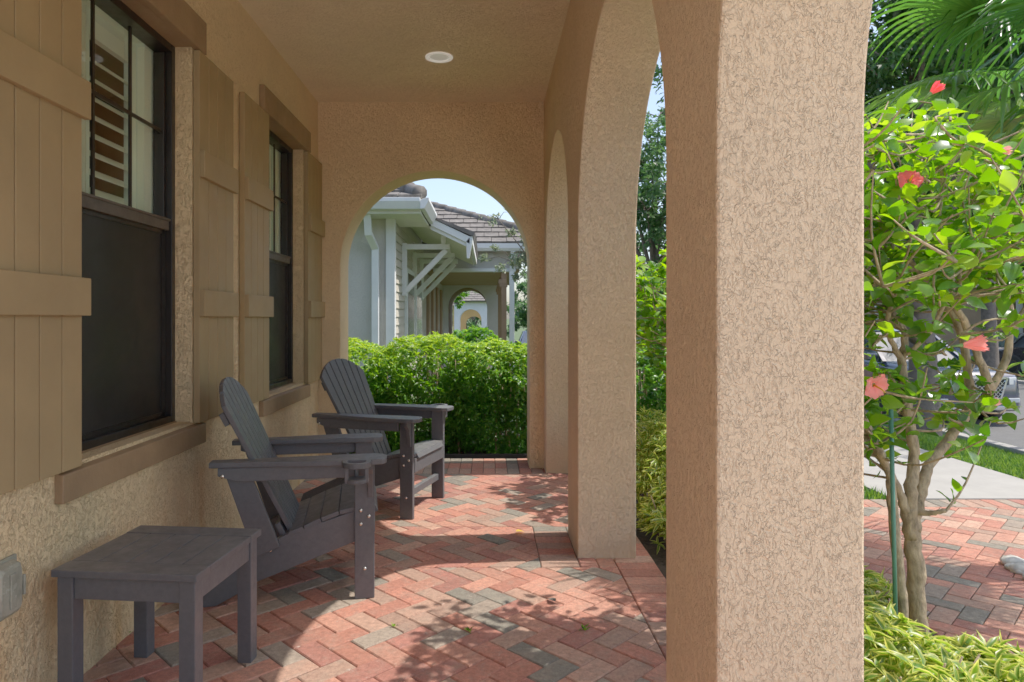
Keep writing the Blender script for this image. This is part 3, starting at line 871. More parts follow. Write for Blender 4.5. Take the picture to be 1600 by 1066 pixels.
var_shrub('variegated shrub farthest along the bed, past the middle pillar', (1.25, 5.1), .36, .45, .62, 2600)
var_shrub('variegated shrub between the hibiscus and the middle pillar', (1.2, 3.3), .28, .35, .26, 1400)

def flower(kind, p, d, s, label):
    """hibiscus bloom: 5 petals and a stamen"""
    d = Vector(d).normalized(); a = d.cross(Vector((0, 0, 1)) if abs(d.z) < .9 else Vector((1, 0, 0))).normalized(); b_ = d.cross(a)
    mat = {'open': M['petal'], 'salmon': M['petal_pink'], 'closed': M['petal'], 'droop': M['petal_pink'], 'bud': M['bud']}[kind]
    V = []; Fq = []; rnd = []
    spread = {'open': 1.05, 'salmon': .9, 'closed': .22, 'droop': .28, 'bud': .13}[kind]
    ln = {'open': 1.0, 'salmon': 1.0, 'closed': 1.2, 'droop': 1.7, 'bud': .9}[kind]
    nu, nv = 7, 7
    for k in range(5):
        th = 2*math.pi*k/5 + random.uniform(-.1, .1)
        rad = a*math.cos(th)+b_*math.sin(th); tan = -a*math.sin(th)+b_*math.cos(th)
        o = len(V)
        for i in range(nu):
            u = i/(nu-1)
            ang = spread*(u**.8)*(1.0+random.uniform(-.06, .06))
            c = Vector(p)+d*(s*ln*u*math.cos(ang)*.9)+rad*(s*ln*u*math.sin(ang)+.004)
            wd = s*(.12+.62*math.sin(u*2.3))*(1 if spread > .5 else .55)
            for j in range(nv):
                v = j/(nv-1)*2-1
                ruf = s*.10*math.sin(v*7+k*2)*u*u
                q = c+tan*(wd*v)+d*(ruf+s*.10*v*v*(-1 if spread > .5 else 1)) + rad*(ruf*.4)
                V.append(tuple(q)); rnd.append((max(0, .9-u*.6+random.uniform(-.12, .12)), 0, 0))
        for i in range(nu-1):
            for j in range(nv-1):
                Fq.append((o+i*nv+j, o+i*nv+j+1, o+(i+1)*nv+j+1, o+(i+1)*nv+j))
    return np.array(V), np.array(Fq), np.array(rnd), mat

def smooth_path(pts, n=4):
    pts = [Vector(p) for p in pts]; out = []
    for i in range(len(pts)-1):
        p0, p1, p2, p3 = pts[max(i-1, 0)], pts[i], pts[i+1], pts[min(i+2, len(pts)-1)]
        for k in range(n):
            t = k/n
            out.append(.5*((2*p1)+(p2-p0)*t+(2*p0-5*p1+4*p2-p3)*t*t+(3*p1-p0-3*p2+p3)*t**3))
    out.append(pts[-1]); return out

def shrub_tree(name, label, cat, base, stems, crown_fn, ntwig, per, L, mat, flowers=(), group=None, seed=1):
    random.seed(seed)
    root = thing(name, label, cat, base, group=group); off = Vector(base)
    allp = []
    b = MB()
    for pts, r0, r1 in stems:
        sp = smooth_path([Vector(p)-off for p in pts], 5); m = len(sp)
        sp = [p+Vector((random.uniform(-1, 1), random.uniform(-1, 1), 0))*.004 for p in sp]
        rd = [(r0+(r1-r0)*k/(m-1))*random.uniform(.93, 1.08) for k in range(m)]
        b.tube(sp, rd, 10); allp += sp[m//3:]
    b.build('trunk', M['bark'], root)
    tw = MB(); PP = []; DD = []; LL = []; SH = []
    for _ in range(ntwig):
        q = crown_fn()-off
        # nearest woody point that sits lower
        best = min(random.sample(allp, min(60, len(allp))), key=lambda p: (p-q).length + (1.5*(p.z-q.z) if p.z > q.z else 0))
        mid = (best+q)/2+Vector((random.uniform(-.05, .05), random.uniform(-.05, .05), random.uniform(-.06, .02)))
        path = smooth_path([best, mid, q], 3)
        tw.tube(path, [.0055-.0035*k/(len(path)-1) for k in range(len(path))], 5, cap=False)
        if (best-q).length < .5 and random.random() < .5: allp.append(q)
        ax = (q-mid).normalized()
        for j in range(per):
            f = random.random()**.6
            pt = path[min(len(path)-1, int(f*len(path)))]
            d = Vector((random.gauss(0, 1), random.gauss(0, 1), random.gauss(0, .6)))
            d = (d.normalized()+ax*.6+Vector((0, 0, .1))).normalized()
            PP.append(pt+d*.012); DD.append(d); LL.append(L*random.uniform(.55, 1.2)); SH.append(random.random()*.75+.25*min(1, max(0, (pt.z+off.z-.9)/1.1)))
    tw.build('twig', M['bark'], root)
    P = np.array([tuple(p) for p in PP]); D = np.array([tuple(p) for p in DD]); l = np.array(LL)
    V, Fq, r = leaves(P, D, l, l*.66, 'ovate', np.array(SH))
    npmesh('foliage', V, Fq, mat, root, r, smooth=True)
    for kind, p, d, s in flowers:
        V, Fq, r, fm = flower(kind, Vector(p)-off, d, s, '')
        fo = npmesh('bud' if kind == 'bud' else 'flower', V, Fq, fm, root, r, smooth=True)
        dd = Vector(d).normalized(); q = Vector(p)-off
        if kind not in ('bud',):
            st = MB(); st.tube([q, q+dd*s*1.0, q+dd*s*1.35+Vector((0, 0, -.004))], [.004, .003, .002], 6); st.build('stamen', M['yleaf'], fo)
        cal = MB(); cal.tube([q-dd*.03, q-dd*.008, q+dd*.008], [.002, .004, .007], 8); cal.build('calyx', M['sepal'], fo)
    return root

YH = 2.56
def hb(px, py, dy=0.0): return at(px, py, YH+dy)
stems = [
    ([hb(1442, 1062), hb(1434, 980), hb(1431, 900), hb(1426, 840), hb(1420, 790)], .034, .028),
    ([hb(1416, 800), hb(1400, 760, -.02), hb(1372, 705, -.08), hb(1350, 655, -.14), hb(1318, 600, -.2), hb(1290, 520, -.2)], .017, .009),
    ([hb(1412, 1035, -.07), hb(1408, 930, -.06), hb(1399, 850, -.06), hb(1392, 770, -.06), hb(1388, 735, -.05), hb(1360, 690, 0), hb(1345, 640, 0)], .021, .013),
    ([hb(1424, 840), hb(1422, 770), hb(1428, 720, .02), hb(1418, 640, .02), hb(1410, 575, .03), hb(1412, 520, .04), hb(1388, 480, .05), hb(1368, 430, .07)], .025, .008),
    ([hb(1414, 575, .03), hb(1396, 540, 0), hb(1388, 500, -.05), hb(1400, 440, -.08), hb(1395, 370, -.1)], .012, .006),
    ([hb(1426, 830), hb(1440, 770, .05), hb(1452, 728, .09), hb(1480, 690, .13), hb(1515, 640, .17), hb(1512, 575, .16), hb(1500, 520, .14), hb(1476, 470, .1), hb(1440, 430, .07), hb(1420, 405, .02), hb(1380, 370, 0)], .023, .008),
    ([hb(1508, 645, .17), hb(1545, 612, .1), hb(1530, 560, .08), hb(1505, 500, .05), hb(1490, 470, .02), hb(1482, 400, 0), hb(1468, 350, -.02), hb(1475, 250, -.02)], .018, .006),
    ([hb(1545, 612, .1), hb(1573, 560, .12), hb(1578, 480, .14), hb(1562, 430, .16), hb(1545, 370, .18), hb(1550, 300, .2)], .016, .006),
    ([hb(1580, 520, .14), hb(1605, 480, .16), hb(1640, 440, .2), hb(1660, 370, .25)], .013, .007),
    ([hb(1406, 560, .03), hb(1440, 535, -.03), hb(1468, 490, -.06), hb(1500, 430, -.1), hb(1540, 360, -.12)], .009, .005),
    ([hb(1500, 475, .05), hb(1550, 455, .02), hb(1600, 458, -.02), hb(1650, 440, -.05)], .008, .005),
    ([hb(1430, 800), hb(1455, 802, -.05), hb(1476, 798, -.08)], .012, .007),
]
def crown_h():
    while True:
        if random.random() < .05: return Vector((random.uniform(.95, 1.5), random.uniform(2.2, 3.05), random.uniform(1.15, 2.1)))
        px = random.uniform(1130, 1690); py = random.uniform(150, 700); dy = random.gauss(0, .27)
        c = .85
        if py < 240: c = .34 if 1385 < px < 1530 else .12
        elif py < 470: c = .72 if px > 1340 else 1.0
        elif py < 560: c = .07
        elif py < 700: c = .34 if px < 1540 else .06
        if px < 1335 and py < 520: c = .9
        if random.random() < c*.95: return hb(px, py, max(-.55, min(.6, dy)))
fl = [('closed', hb(1452, 148, -.1), (.6, -.3, .6), .042), ('open', hb(1420, 285, -.25), (-.25, -.9, .35), .037), ('bud', hb(1562, 236, -.2), (1, -.3, 0), .035),
      ('bud', hb(1563, 290, -.2), (.4, -.4, .9), .028), ('droop', hb(1500, 540, -.3), (1, -.25, .12), .045), ('salmon', hb(1362, 600, -.3), (.2, -.9, -.3), .044), ('bud', hb(1548, 632, -.25), (.9, -.2, .5), .03)]
shrub_tree('hibiscus_tree', 'small multi stemmed hibiscus tree with red and pink flowers by the near pillar', 'hibiscus', (1.585, 2.56, ZG), stems, crown_h, 640, 8, .066, M['leaf_hib'], fl, seed=5)

# second hibiscus seen between the pillars; shades the floor
B2 = (1.55, 4.95, ZG)
st2 = [([(1.55, 4.95, ZG), (1.53, 4.93, .4), (1.50, 4.9, .75)], .035, .028)]
for a in range(7):
    th = a*.9; st2.append(([(1.50, 4.9, .7), (1.50+.22*math.cos(th), 4.9+.22*math.sin(th), 1.05), (1.5+.42*math.cos(th), 4.9+.46*math.sin(th), 1.5)], .018, .006))
def crown2():
    v = Vector([random.gauss(0, 1) for _ in range(3)]).normalized()*random.random()**.4
    return Vector((1.5+v.x*.62, 4.95+v.y*.75, 1.28+v.z*.55))
shrub_tree('hibiscus_tree', 'leafy green shrub without flowers seen between the two pillars', 'hibiscus', B2, st2, crown2, 300, 8, .08, M['leaf_hib'], seed=9)

# green stake
b = MB(); p = at(1402, 1075, 2.42); q = at(1392, 640, 2.42)
b.tube([Vector((p.x, p.y, ZG)), q], [.0075, .0075], 10); tag(b.build('plant_stake', M['stake']), 'thin green plastic stake beside the hibiscus trunk', 'plant stake')

# palm
def palm(base, top, nf, label):
    root = thing('fan_palm', label, 'palm tree', base); off = Vector(base); top = Vector(top)-off
    b = MB(); pts = [Vector((0, 0, 0)), Vector((.02, .02, top.z*.5)), top]
    sp = smooth_path(pts, 10); b.tube(sp, [.11*(1+.12*((i % 2)*2-1)*.5) for i in range(len(sp))], 14); b.build('trunk', M['oakbark'], root)
    V = []; Fq = []; rn = []
    pet = MB()
    for k in range(nf):
        th = k*2.399+.3; el = math.radians(68-118*(k/nf)); pl = random.uniform(.45, .62)
        d = Vector((math.cos(th)*math.cos(el), math.sin(th)*math.cos(el), math.sin(el)))
        c = top+d*pl+Vector((0, 0, -.10*math.cos(el)))
        pet.tube(smooth_path([top, top+d*pl*.5+Vector((0, 0, .02)), c], 3), [.012, .011, .010, .009, .008, .008, .007], 6)
        side = d.cross(Vector((0, 0, 1))); side = side.normalized() if side.length > .1 else Vector((1, 0, 0)); nn = side.cross(d)
        ns = 40; shade = random.random()*.6
        for j in range(ns):
            a = (j/(ns-1)*2-1)*R(125)
            dd = (d*math.cos(a)+side*math.sin(a)).normalized(); L = (.72-.2*abs(a)/2.2)*random.uniform(.9, 1.1)
            tn = (-d*math.sin(a)+side*math.cos(a))
            o = len(V); droop = random.uniform(.45, 1.0)
            m = 6
            for i in range(m+1):
                f = i/m; w_ = .0135*(math.sin(math.pi*min(1, f*.93+.07)))+.001
                pt = c+dd*(L*f*(1-.12*f*f))+nn*(.10*math.cos(a)*f)+Vector((0, 0, -droop*L*.5*max(0, f-.35)**1.6*1.7))
                for sg, lf in ((-1, .006), (0, -.002), (1, .006)):
                    V.append(tuple(pt+tn*w_*sg+nn*lf)); rn.append((shade+random.uniform(0, .3)*1.0, 0, 0))
            for i in range(m):
                for q in (0, 1):
                    Fq.append((o+i*3+q, o+i*3+q+1, o+(i+1)*3+q+1, o+(i+1)*3+q))
    pet.build('petiole', M['stake'], root)
    npmesh('frond', np.array(V), np.array(Fq), M['palm'], root, np.array(rn), smooth=True)
    return root
palm((3.25, 3.55, ZB), (3.15, 3.6, 2.80), 21, 'fan palm with long drooping green fronds over the walkway')
# white rocks round the palm
b = MB(); random.seed(3)
for i in range(70):
    a = random.uniform(0, 6.28); q = .44*math.sqrt(random.random()); r = random.uniform(.025, .06)
    c = Vector((3.08+q*math.cos(a), 3.45+q*math.sin(a)*.7, ZB+r*.25)); vs = []
    bm = bmesh.new(); bmesh.ops.create_icosphere(bm, subdivisions=2, radius=r)
    for v in bm.verts: v.co = Vector((v.co.x*1.2, v.co.y, v.co.z*.6))*random.uniform(.86, 1.1)+c
    b.add([v.co.copy() for v in bm.verts], [[v.index for v in f.verts] for f in bm.faces], True); bm.free()
tag(b.build('white_rocks', M['rock']), 'bed of white landscape rocks round the palm', 'rocks', kind='stuff')

# trees with leafy crowns
def big_tree(name, label, base, top_trunk, r0, blobs, n, L, mat, group=None, limbs=8, bark='oakbark', kind='small', extra=()):
    root = thing(name, label, 'tree', base, group=group); off = np.array(base, dtype=float)
    tt = Vector(top_trunk)-Vector(base)
    b = MB(); b.tube(smooth_path([Vector((0, 0, -.2)), tt*.4+Vector((.05, .03, 0)), tt], 5), [r0*(1.25-.6*i/10) for i in range(11)], 12)
    for e in extra: b.tube(smooth_path([Vector(q)-Vector(base) for q in e[0]], 4), [e[1]*(1-.6*i/(4*(len(e[0])-1))) for i in range(4*(len(e[0])-1)+1)], 10)
    b.build('trunk', M[bark], root)
    lm = MB(); PP = []; NN = []; K = []
    tot = sum(q[3]*q[4]*q[5] for q in blobs)
    for (cx, cy_, cz, rx, ry, rz) in blobs:
        c = Vector((cx, cy_, cz))-Vector(base)
        lm.tube(smooth_path([tt*.9, (tt+c)/2+Vector((0, 0, -.1*rz)), c], 4), [r0*.42*(1-.8*i/8) for i in range(9)], 7)
        m = int(n*rx*ry*rz/tot)
        # clumps inside the blob
        nc = max(6, int(m/70)); cc = rdir(nc)*(rng.random(nc)**.38)[:, None]
        idx = rng.integers(0, nc, m); cr = rng.uniform(.10, .26, nc)
        P = cc[idx]+rdir(m)*(rng.random(m)**.5*cr[idx])[:, None]
        for q in range(min(nc, 9)):
            e_ = Vector((cc[q][0]*rx, cc[q][1]*ry, cc[q][2]*rz))+c
            lm.tube([c, (c+e_)/2+Vector((0, 0, .05)), e_], [r0*.12, r0*.08, r0*.03], 5, cap=False)
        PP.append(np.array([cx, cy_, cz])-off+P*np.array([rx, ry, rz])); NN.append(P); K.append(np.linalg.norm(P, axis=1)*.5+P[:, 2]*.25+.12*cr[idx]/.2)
    lm.build('limb', M[bark], root)
    P = np.concatenate(PP); N = np.concatenate(NN); k = np.concatenate(K)
    D = N+rdir(len(P))*1.1
    l = L*rng.uniform(.6, 1.3, len(P))
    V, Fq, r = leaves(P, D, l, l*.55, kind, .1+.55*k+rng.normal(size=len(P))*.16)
    npmesh('crown', V, Fq, mat, root, r)
    return root

def ring_blobs(c, rad, n, zr, r, seed=0):
    random.seed(seed); out = [(c[0], c[1], c[2], r*1.2, r*1.2, r)]
    for i in range(n):
        a = i*2.4; q = rad*(.35+.65*((i*.618) % 1))
        out.append((c[0]+q*math.cos(a), c[1]+q*math.sin(a), c[2]+zr*random.uniform(-1, 1), r*random.uniform(.8, 1.25), r*random.uniform(.8, 1.25), r*random.uniform(.6, .9)))
    return out
g = lambda x, y: float(gz(x, y))
big_tree('oak_tree', 'dark oak trunk in front of the parked SUV, crown filling the upper right', (5.45, 8.6, g(5.45, 8.6)), (5.55, 8.9, 1.9), .17,
         ring_blobs((5.9, 9.6, 4.6), 3.2, 20, 1.5, 1.3, 3), 60000, .10, M['leaf_oak'],
         extra=[([(5.5, 8.75, 1.0), (5.0, 8.7, 1.6), (4.5, 8.6, 2.3), (4.2, 8.8, 3.3)], .12), ([(5.5, 8.8, 1.3), (5.7, 9.0, 2.2), (6.2, 9.3, 3.4)], .12)])
big_tree('oak_tree', 'dense dark street tree at the kerb behind the palm', (8.7, 9.9, -.7), (8.5, 9.9, 2.2), .10,
         ring_blobs((7.5, 9.8, 4.0), 1.9, 12, 1.3, 1.1, 31), 30000, .10, M['leaf_oak'])
big_tree('oak_tree', 'slim grey street tree beyond the road in front of the black car', (13.3, 18.2, -.7), (13.3, 18.4, 3.2), .19,
         ring_blobs((13.2, 18.8, 5.6), 3.4, 14, 1.6, 1.7, 5), 22000, .13, M['leaf_oak'])
big_tree('oak_tree', 'broad street tree farther up the road behind the SUV', (9.9, 22.5, -.7), (9.8, 22.6, 2.6), .22,
         ring_blobs((10.5, 23.0, 5.8), 4.0, 16, 2.0, 2.0, 8), 24000, .15, M['leaf_far'])
big_tree('oak_tree', 'tall airy tree rising between the two pillars', (3.5, 14.5, g(3.5, 14.5)), (3.5, 14.5, 2.2), .13,
         ring_blobs((3.55, 14.5, 3.6), 1.3, 9, 1.4, .95, 11)+[(3.45, 14.4, 4.9, .8, .8, .9), (3.6, 14.5, 5.5, .6, .6, .6), (3.3, 14.3, 4.4, .9, .9, .8)], 18000, .10, M['leaf_far'])
big_tree('oak_tree', 'green tree filling the gap low between the pillars', (5.2, 20, g(5.2, 20)), (5.2, 20, 1.5), .15,
         ring_blobs((5.2, 20, 2.2), 1.9, 10, 1.0, 1.3, 12), 14000, .12, M['leaf_far'])
big_tree('oak_tree', 'far tree across the street, left of the tan house', (17.5, 33, -.7), (17.5, 33, 3), .3,
         ring_blobs((17.5, 33, 6), 4.5, 12, 2.4, 2.6, 14), 16000, .22, M['leaf_far'])
big_tree('oak_tree', 'far tree across the street above the black car', (22, 24.5, -.7), (22, 24.5, 3), .3,
         ring_blobs((21.5, 24.5, 6.4), 4.5, 12, 2.2, 2.6, 15), 16000, .2, M['leaf_oak'])
big_tree('olive_tree', 'sparse grey green tree by the neighbour porch post', (1.25, 9.6, g(1.25, 9.6)), (1.15, 9.6, 1.4), .045,
         [(.55, 9.5, 2.35, .5, .5, .42), (.35, 9.6, 2.05, .42, .4, .3), (.85, 9.6, 2.0, .5, .5, .5), (.15, 9.5, 2.62, .25, .25, .16), (1.1, 9.6, 2.5, .5, .5, .5)], 2600, .06, M['leaf_olive'])
big_tree('oak_tree', 'green tree right of the neighbour porch posts', (2.3, 30, g(2.3, 30)), (2.3, 30, 1.5), .12,
         ring_blobs((2.2, 30, 1.9), 1.4, 8, 1.3, 1.0, 19), 9000, .14, M['leaf_far'])

# grass tufts
def grass(name, label, rects, n, L):
    P = []
    tot = sum((r[1]-r[0])*(r[3]-r[2]) for r in rects)
    for r in rects:
        m = int(n*(r[1]-r[0])*(r[3]-r[2])/tot)
        x = rng.uniform(r[0], r[1], m); y = rng.uniform(r[2], r[3], m); P.append(np.stack([x, y, gz(x, y)], 1))
    P = np.concatenate(P); D = rng.normal(size=P.shape)*.45; D[:, 2] = 1
    l = L*rng.uniform(.5, 1.2, len(P))
    V, Fq, r = leaves(P, D, l, np.full(len(P), .010), 'small', rng.random(len(P)), up=np.tile([0., -1., .2], (len(P), 1)))
    o = npmesh(name, V, Fq, M['grass'], None, r); tag(o, label, 'grass', kind='stuff')
grass('grass', 'bright green lawn beside the sidewalk', [(4.33, 7.8, 4.96, 9.5), (1.87, 2.91, 4.97, 9.5), (4.33, 7.8, 9.5, 13)], 90000, .07)
grass('grass', 'thin grass strip behind the end arch', [(-1.6, .9, 6.17, 6.36)], 1600, .03)
b = MB(); b.box(-1.8, .95, 6.29, 6.315, -.06, .012); tag(b.build('garden_edging', M['black_edging'], bevel=.004), 'low black edging strip at the foot of the hedge', 'garden edging')
# weeds in the joints
def weed(x, y, n, s, label):
    P = np.tile([0., 0., 0.004], (n, 1))+rng.normal(size=(n, 3))*[s*.2, s*.2, 0]; D = rng.normal(size=(n, 3)); D[:, 2] = np.abs(D[:, 2])+.3
    V, Fq, r = leaves(P, D, s*rng.uniform(.5, 1.1, n), np.full(n, s*.3), 'small')
    o = npmesh('weed', V, Fq, M['leaf_hib'], None, r); o.location = (x, y, 0); tag(o, label, 'weed')
for px, py, n, s, lb in ((614, 981, 9, .022, 'tiny green weed in a paver joint, left in the sunlit patch'), (734, 988, 10, .026, 'spindly weed in a paver joint in the middle of the sunlit patch'), (912, 985, 10, .030, 'weed sprouting among the leaf shadows near the pillar'), (190, 992, 14, .03, 'small green weed against the wall behind the side table')):
    Y = H*F/(py-CY); weed((px-CX)*Y/F, Y, n, s, lb)

# ------------------------------------------------------------------ neighbour houses
def tiles(mb, o, u, v, nu, nv, tw, tl, keep=None):
    """tiled slope: o origin at eave, u unit along eave, v unit up-slope"""
    o = Vector(o); u = Vector(u).normalized(); v = Vector(v).normalized(); n = u.cross(v).normalized()
    if n.z < 0: n = -n
    for j in range(nv):
        for i in range(nu):
            p = o+u*(i*tw+(tw/2 if j % 2 else 0))+v*(j*tl)
            if keep and not keep(p+u*tw/2): continue
            h = .045+random.uniform(0, .012); a = p+n*h; e = tw*.96
            vs = [p, p+u*e, p+u*e+v*tl*1.1, p+v*tl*1.1, a, a+u*e, a+u*e+v*tl*1.1-n*.03, a+v*tl*1.1-n*.03]
            mb.add(vs, [(0,3,2,1),(4,5,6,7),(0,1,5,4),(1,2,6,5),(2,3,7,6),(3,0,4,7)])
def caps(mb, p, q, r=.10, step=.34):
    p = Vector(p); q = Vector(q); L = (q-p).length; d = (q-p)/L; n = int(L/step)
    for i in range(n):
        a = p+d*(i*step); mb.tube([a, a+d*step*1.15], [r*1.12, r*.9], 10)

random.seed(21)
nh = thing('neighbour_house', 'grey stucco house with white gutters, bracketed roof and tiled roofs behind the hedge', 'house', (-3, 10, 0))
LH = Vector((-3, 10, 0))
def part(name, mat, mb, parent=nh, bevel=0.0, off=LH):
    mb.v = [(x-off.x, y-off.y, z-off.z) for x, y, z in mb.v]
    return mb.build(name, mat, parent, bevel)
b = MB(); b.box(-7, -1.42, 10.0, 10.25, -.6, 2.82); b.box(-1.62, -1.423, 10.25, 15.2, -.6, 3.3); part('wall', M['gstucco'], b)
b = MB(); b.box(-1.475, -1.345, 9.965, 9.998, -.6, 2.8); b.box(-1.44, -1.345, 10.0, 10.10, -.6, 2.8); part('corner_trim', M['hwhite'], b, bevel=.004)
# downspout
b = MB()
b.bar((-1.62, 9.93, -.5), (-1.62, 9.93, 2.28), .10, .075, up=(0, 1, 0))
b.bar((-1.62, 9.93, 2.26), (-1.68, 9.70, 2.45), .10, .075, up=(0, 1, .3)); b.bar((-1.68, 9.70, 2.43), (-1.68, 9.58, 2.74), .10, .075, up=(0, 1, 0))
part('downspout', M['hwhite'], b, bevel=.006)
# lap siding on the side facing the street
b = MB(); z = 0.0
while z < 2.75:
    b.prism([(-1.422, z), (-1.385, z), (-1.405, z+.13), (-1.422, z+.13)], 'y', 10.1, 15.0); z += .128
part('siding', M['siding'], b)
# window group on the side
for y0 in (11.55, 13.0):
    b = MB(); b.box(-1.40, -1.345, y0, y0+1.1, .6, 2.1); o = part('window', M['hwhite'], b, bevel=.004)
    b = MB(); b.box(-1.35, -1.342, y0+.08, y0+1.02, .68, 2.02); part('pane', M['darkwin'], b, o)
# main eave + gutter facing us
b = MB()
b.prism([(9.50, 2.745), (9.50, 2.87), (9.38, 2.90), (9.35, 2.90), (9.35, 2.85), (9.40, 2.75)], 'x', -7, -.92)
b.box(-7, -.92, 9.50, 9.53, 2.70, 2.88)
b.prism([(-.92, 2.87), (-.92, 2.745), (-.86, 2.75), (-.80, 2.86), (-.80, 2.90), (-.83, 2.90)], 'y', 9.36, 10.88)
part('gutter', M['hwhite'], b, bevel=.004)
b = MB(); b.box(-7, -.93, 9.53, 10.9, 2.70, 2.74); part('soffit', M['soffit'], b)
b = MB()
sl = Vector((0, 1, .36)).normalized()
tiles(b, (-6.5, 9.40, 2.90), (1, 0, 0), sl, 18, 12, .33, .36, keep=lambda p: p.x < -.92-(p.y-9.4)*.62)
caps(b, (-.93, 9.45, 2.97), (-2.6, 12.2, 4.0))
part('roof', M['tile'], b)
b = MB(); b.add([(-7, 9.45, 2.89), (-.95, 9.45, 2.89), (-3.0, 12.6, 4.02), (-7, 12.6, 4.02)], [(0, 1, 2, 3)])
b.add([(-.88, 9.5, 2.87), (-.88, 14.9, 2.87), (-3.0, 14.9, 4.0), (-3.0, 12.6, 4.0)], [(0, 1, 2, 3)]); part('roof_deck', M['tile'], b)
# lower sloping bracketed roof
b = MB(); y0 = 10.9
def slab(mb, x0, z0, x1, z1, ya, yb, th):
    mb.prism([(x0, z0), (x1, z1), (x1, z1-th), (x0, z0-th)], 'y', ya, yb)
slab(b, -.90, 2.84, -.28, 2.545, y0-.05, y0-.02, .12); slab(b, -.90, 2.74, -.34, 2.47, y0-.02, y0+.01, .08)
b.prism([(-.34, 2.47), (-.28, 2.545), (-.235, 2.555), (-.235, 2.50), (-.29, 2.20), (-.33, 2.20)], 'y', y0-.05, y0-.01)
b.box(-.29, -.235, y0-.01, 14.9, 2.42, 2.53)
part('fascia', M['hwhite'], b, bevel=.004)
b = MB(); slab(b, -1.4, 2.94, -.30, 2.43, y0+.01, 14.9, .03); part('soffit', M['soffit'], b)
b = MB()
slab(b, -1.2, 3.01, -.22, 2.57, y0-.07, 14.92, .03)
tiles(b, (-.22, y0-.07, 2.57), (0, 1, 0), Vector((-.98, 0, .44)), 12, 3, .33, .36)
part('roof', M['tile'], b)
# brackets
for i, y in enumerate((11.2, 12.75, 14.1)):
    b = MB()
    b.box(-1.40, -1.32, y, y+.09, 1.62, 2.48)
    b.box(-1.40, -.615, y+.003, y+.087, 2.38, 2.465)
    b.bar((-1.335, y+.045, 1.70), (-.68, y+.045, 2.37), .075, .085)
    b.box(-.76, -.69, y+.002, y+.088, 2.465, 2.60)
    part('bracket', M['hwhite'], b, bevel=.005)
# porch front behind: gutter, header, ceiling
b = MB(); b.prism([(15.0, 2.72), (15.0, 2.86), (14.88, 2.88), (14.88, 2.78), (14.92, 2.72)], 'x', -.9, 1.5); part('gutter', M['hwhite'], b)
b = MB(); b.box(-1.62, .72, 15.205, 15.45, 2.36, 2.9); b.box(.02, .12, 15.12, 15.199, 2.58, 2.70); part('porch_header', M['gstucco'], b)
b = MB(); b.box(-1.2, .62, 15.17, 15.46, 2.29, 2.36); part('header_trim', M['hwhite'], b)
b = MB(); b.box(-1.6, .72, 15.46, 21.98, 2.31, 2.40); part('porch_ceiling', M['porchceil'], b)
b = MB(); b.box(-1.62, -1.42, 15.2, 22, -.7, 2.30); part('porch_wall', M['gstucco'], b)
for y in (15.25, 16.3, 17.4, 18.6, 20.0):
    b = MB(); b.box(.30, .42, y, y+.14, -.7, 2.30); b.box(.24, .42, y-.02, y+.16, 2.02, 2.12); b.box(.26, .44, y-.01, y+.15, 1.95, 2.02)
    part('porch_post', M['porchceil'], b, bevel=.005)
for y in (15.9, 17.2, 18.7, 20.3):
    b = MB(); b.box(-1.42, -1.36, y, y+.45, -.3, 2.1); part('shutter', M['porchceil'], b)
b = MB(); b.bar((.53, 15.10, -.6), (.53, 15.10, 2.3), .11, .08, up=(0, 1, 0)); b.bar((.53, 15.10, 2.28), (.55, 14.95, 2.72), .10, .07, up=(0, 1, 0)); part('downspout', M['hwhite'], b, bevel=.005)
b = MB()
vv = Vector((0, 1, .45)).normalized()
def keepC(p): return p.x < 1.7-(p.y-14.9)*1.15 and p.x > -3.6+(p.y-14.9)*.1
tiles(b, (-4.2, 14.9, 2.88), (1, 0, 0), vv, 18, 9, .33, .36, keep=keepC)
caps(b, (1.6, 15.0, 2.97), (-1.75, 18.0, 4.28), .11)
part('roof', M['tile'], b)
b = MB(); b.add([(-4.5, 14.95, 2.87), (1.65, 14.95, 2.87), (-1.8, 18, 4.22), (-4.5, 18, 4.22)], [(0, 1, 2, 3)])
b.add([(1.65, 14.95, 2.86), (1.65, 22, 2.86), (-1.8, 22, 4.2), (-1.8, 18, 4.2)], [(0, 1, 2, 3)]); part('roof_deck', M['tile'], b)

def arch_house(label, y, th, x0, x1, cx, r, apex, top, mat, zb, depth=3.0, roof=True, reveal=None):
    o_ = Vector((cx, y, zb)); root = thing('row_house', label, 'house', tuple(o_), group='far houses of the row seen through the arches')
    b = MB(); b.prism(arch_outline(x0, x1, [(cx, r, apex-r)], top, zb), 'y', y, y+th); b.v = [(p-o_.x, q-o_.y, s_-o_.z) for p, q, s_ in b.v]
    b.build('wall', M[mat], root)
    b = MB(); b.prism(arch_outline(x0+.0, x1-.0, [(cx, r-.0, apex-r-.0)], top, zb), 'y', y+th+.002, y+th+depth); b.v = [(p-o_.x, q-o_.y, s_-o_.z) for p, q, s_ in b.v]
    b.build('porch_vault', M[reveal or mat], root)
    if roof:
        b = MB(); tiles(b, (x0-.3, y-.3, top), (1, 0, 0), Vector((0, 1, .4)), int((x1-x0+.6)/.33), 6, .33, .36)
        b.add([(x0-.3, y-.3, top-.02), (x1+.3, y-.3, top-.02), (x1+.3, y+2, top+.85), (x0-.3, y+2, top+.85)], [(0, 1, 2, 3)])
        b.v = [(p-o_.x, q-o_.y, s_-o_.z) for p, q, s_ in b.v]; b.build('roof', M['tile'], root)
    return root
arch_house('row house with pale lavender end wall and brown arch, nearest through the neighbour porch', 22.0, .25, -1.62, .34, -.645, .625, 2.25, 2.9, 'pale_wall', -.8, 2.6, True, 'brownwall')
arch_house('small far row house with white wall and arch under a tiled edge', 40.0, .4, -1.95, .1, -1.0, .64, 1.80, 2.25, 'pale_wall', -1.2, 1.0, True)
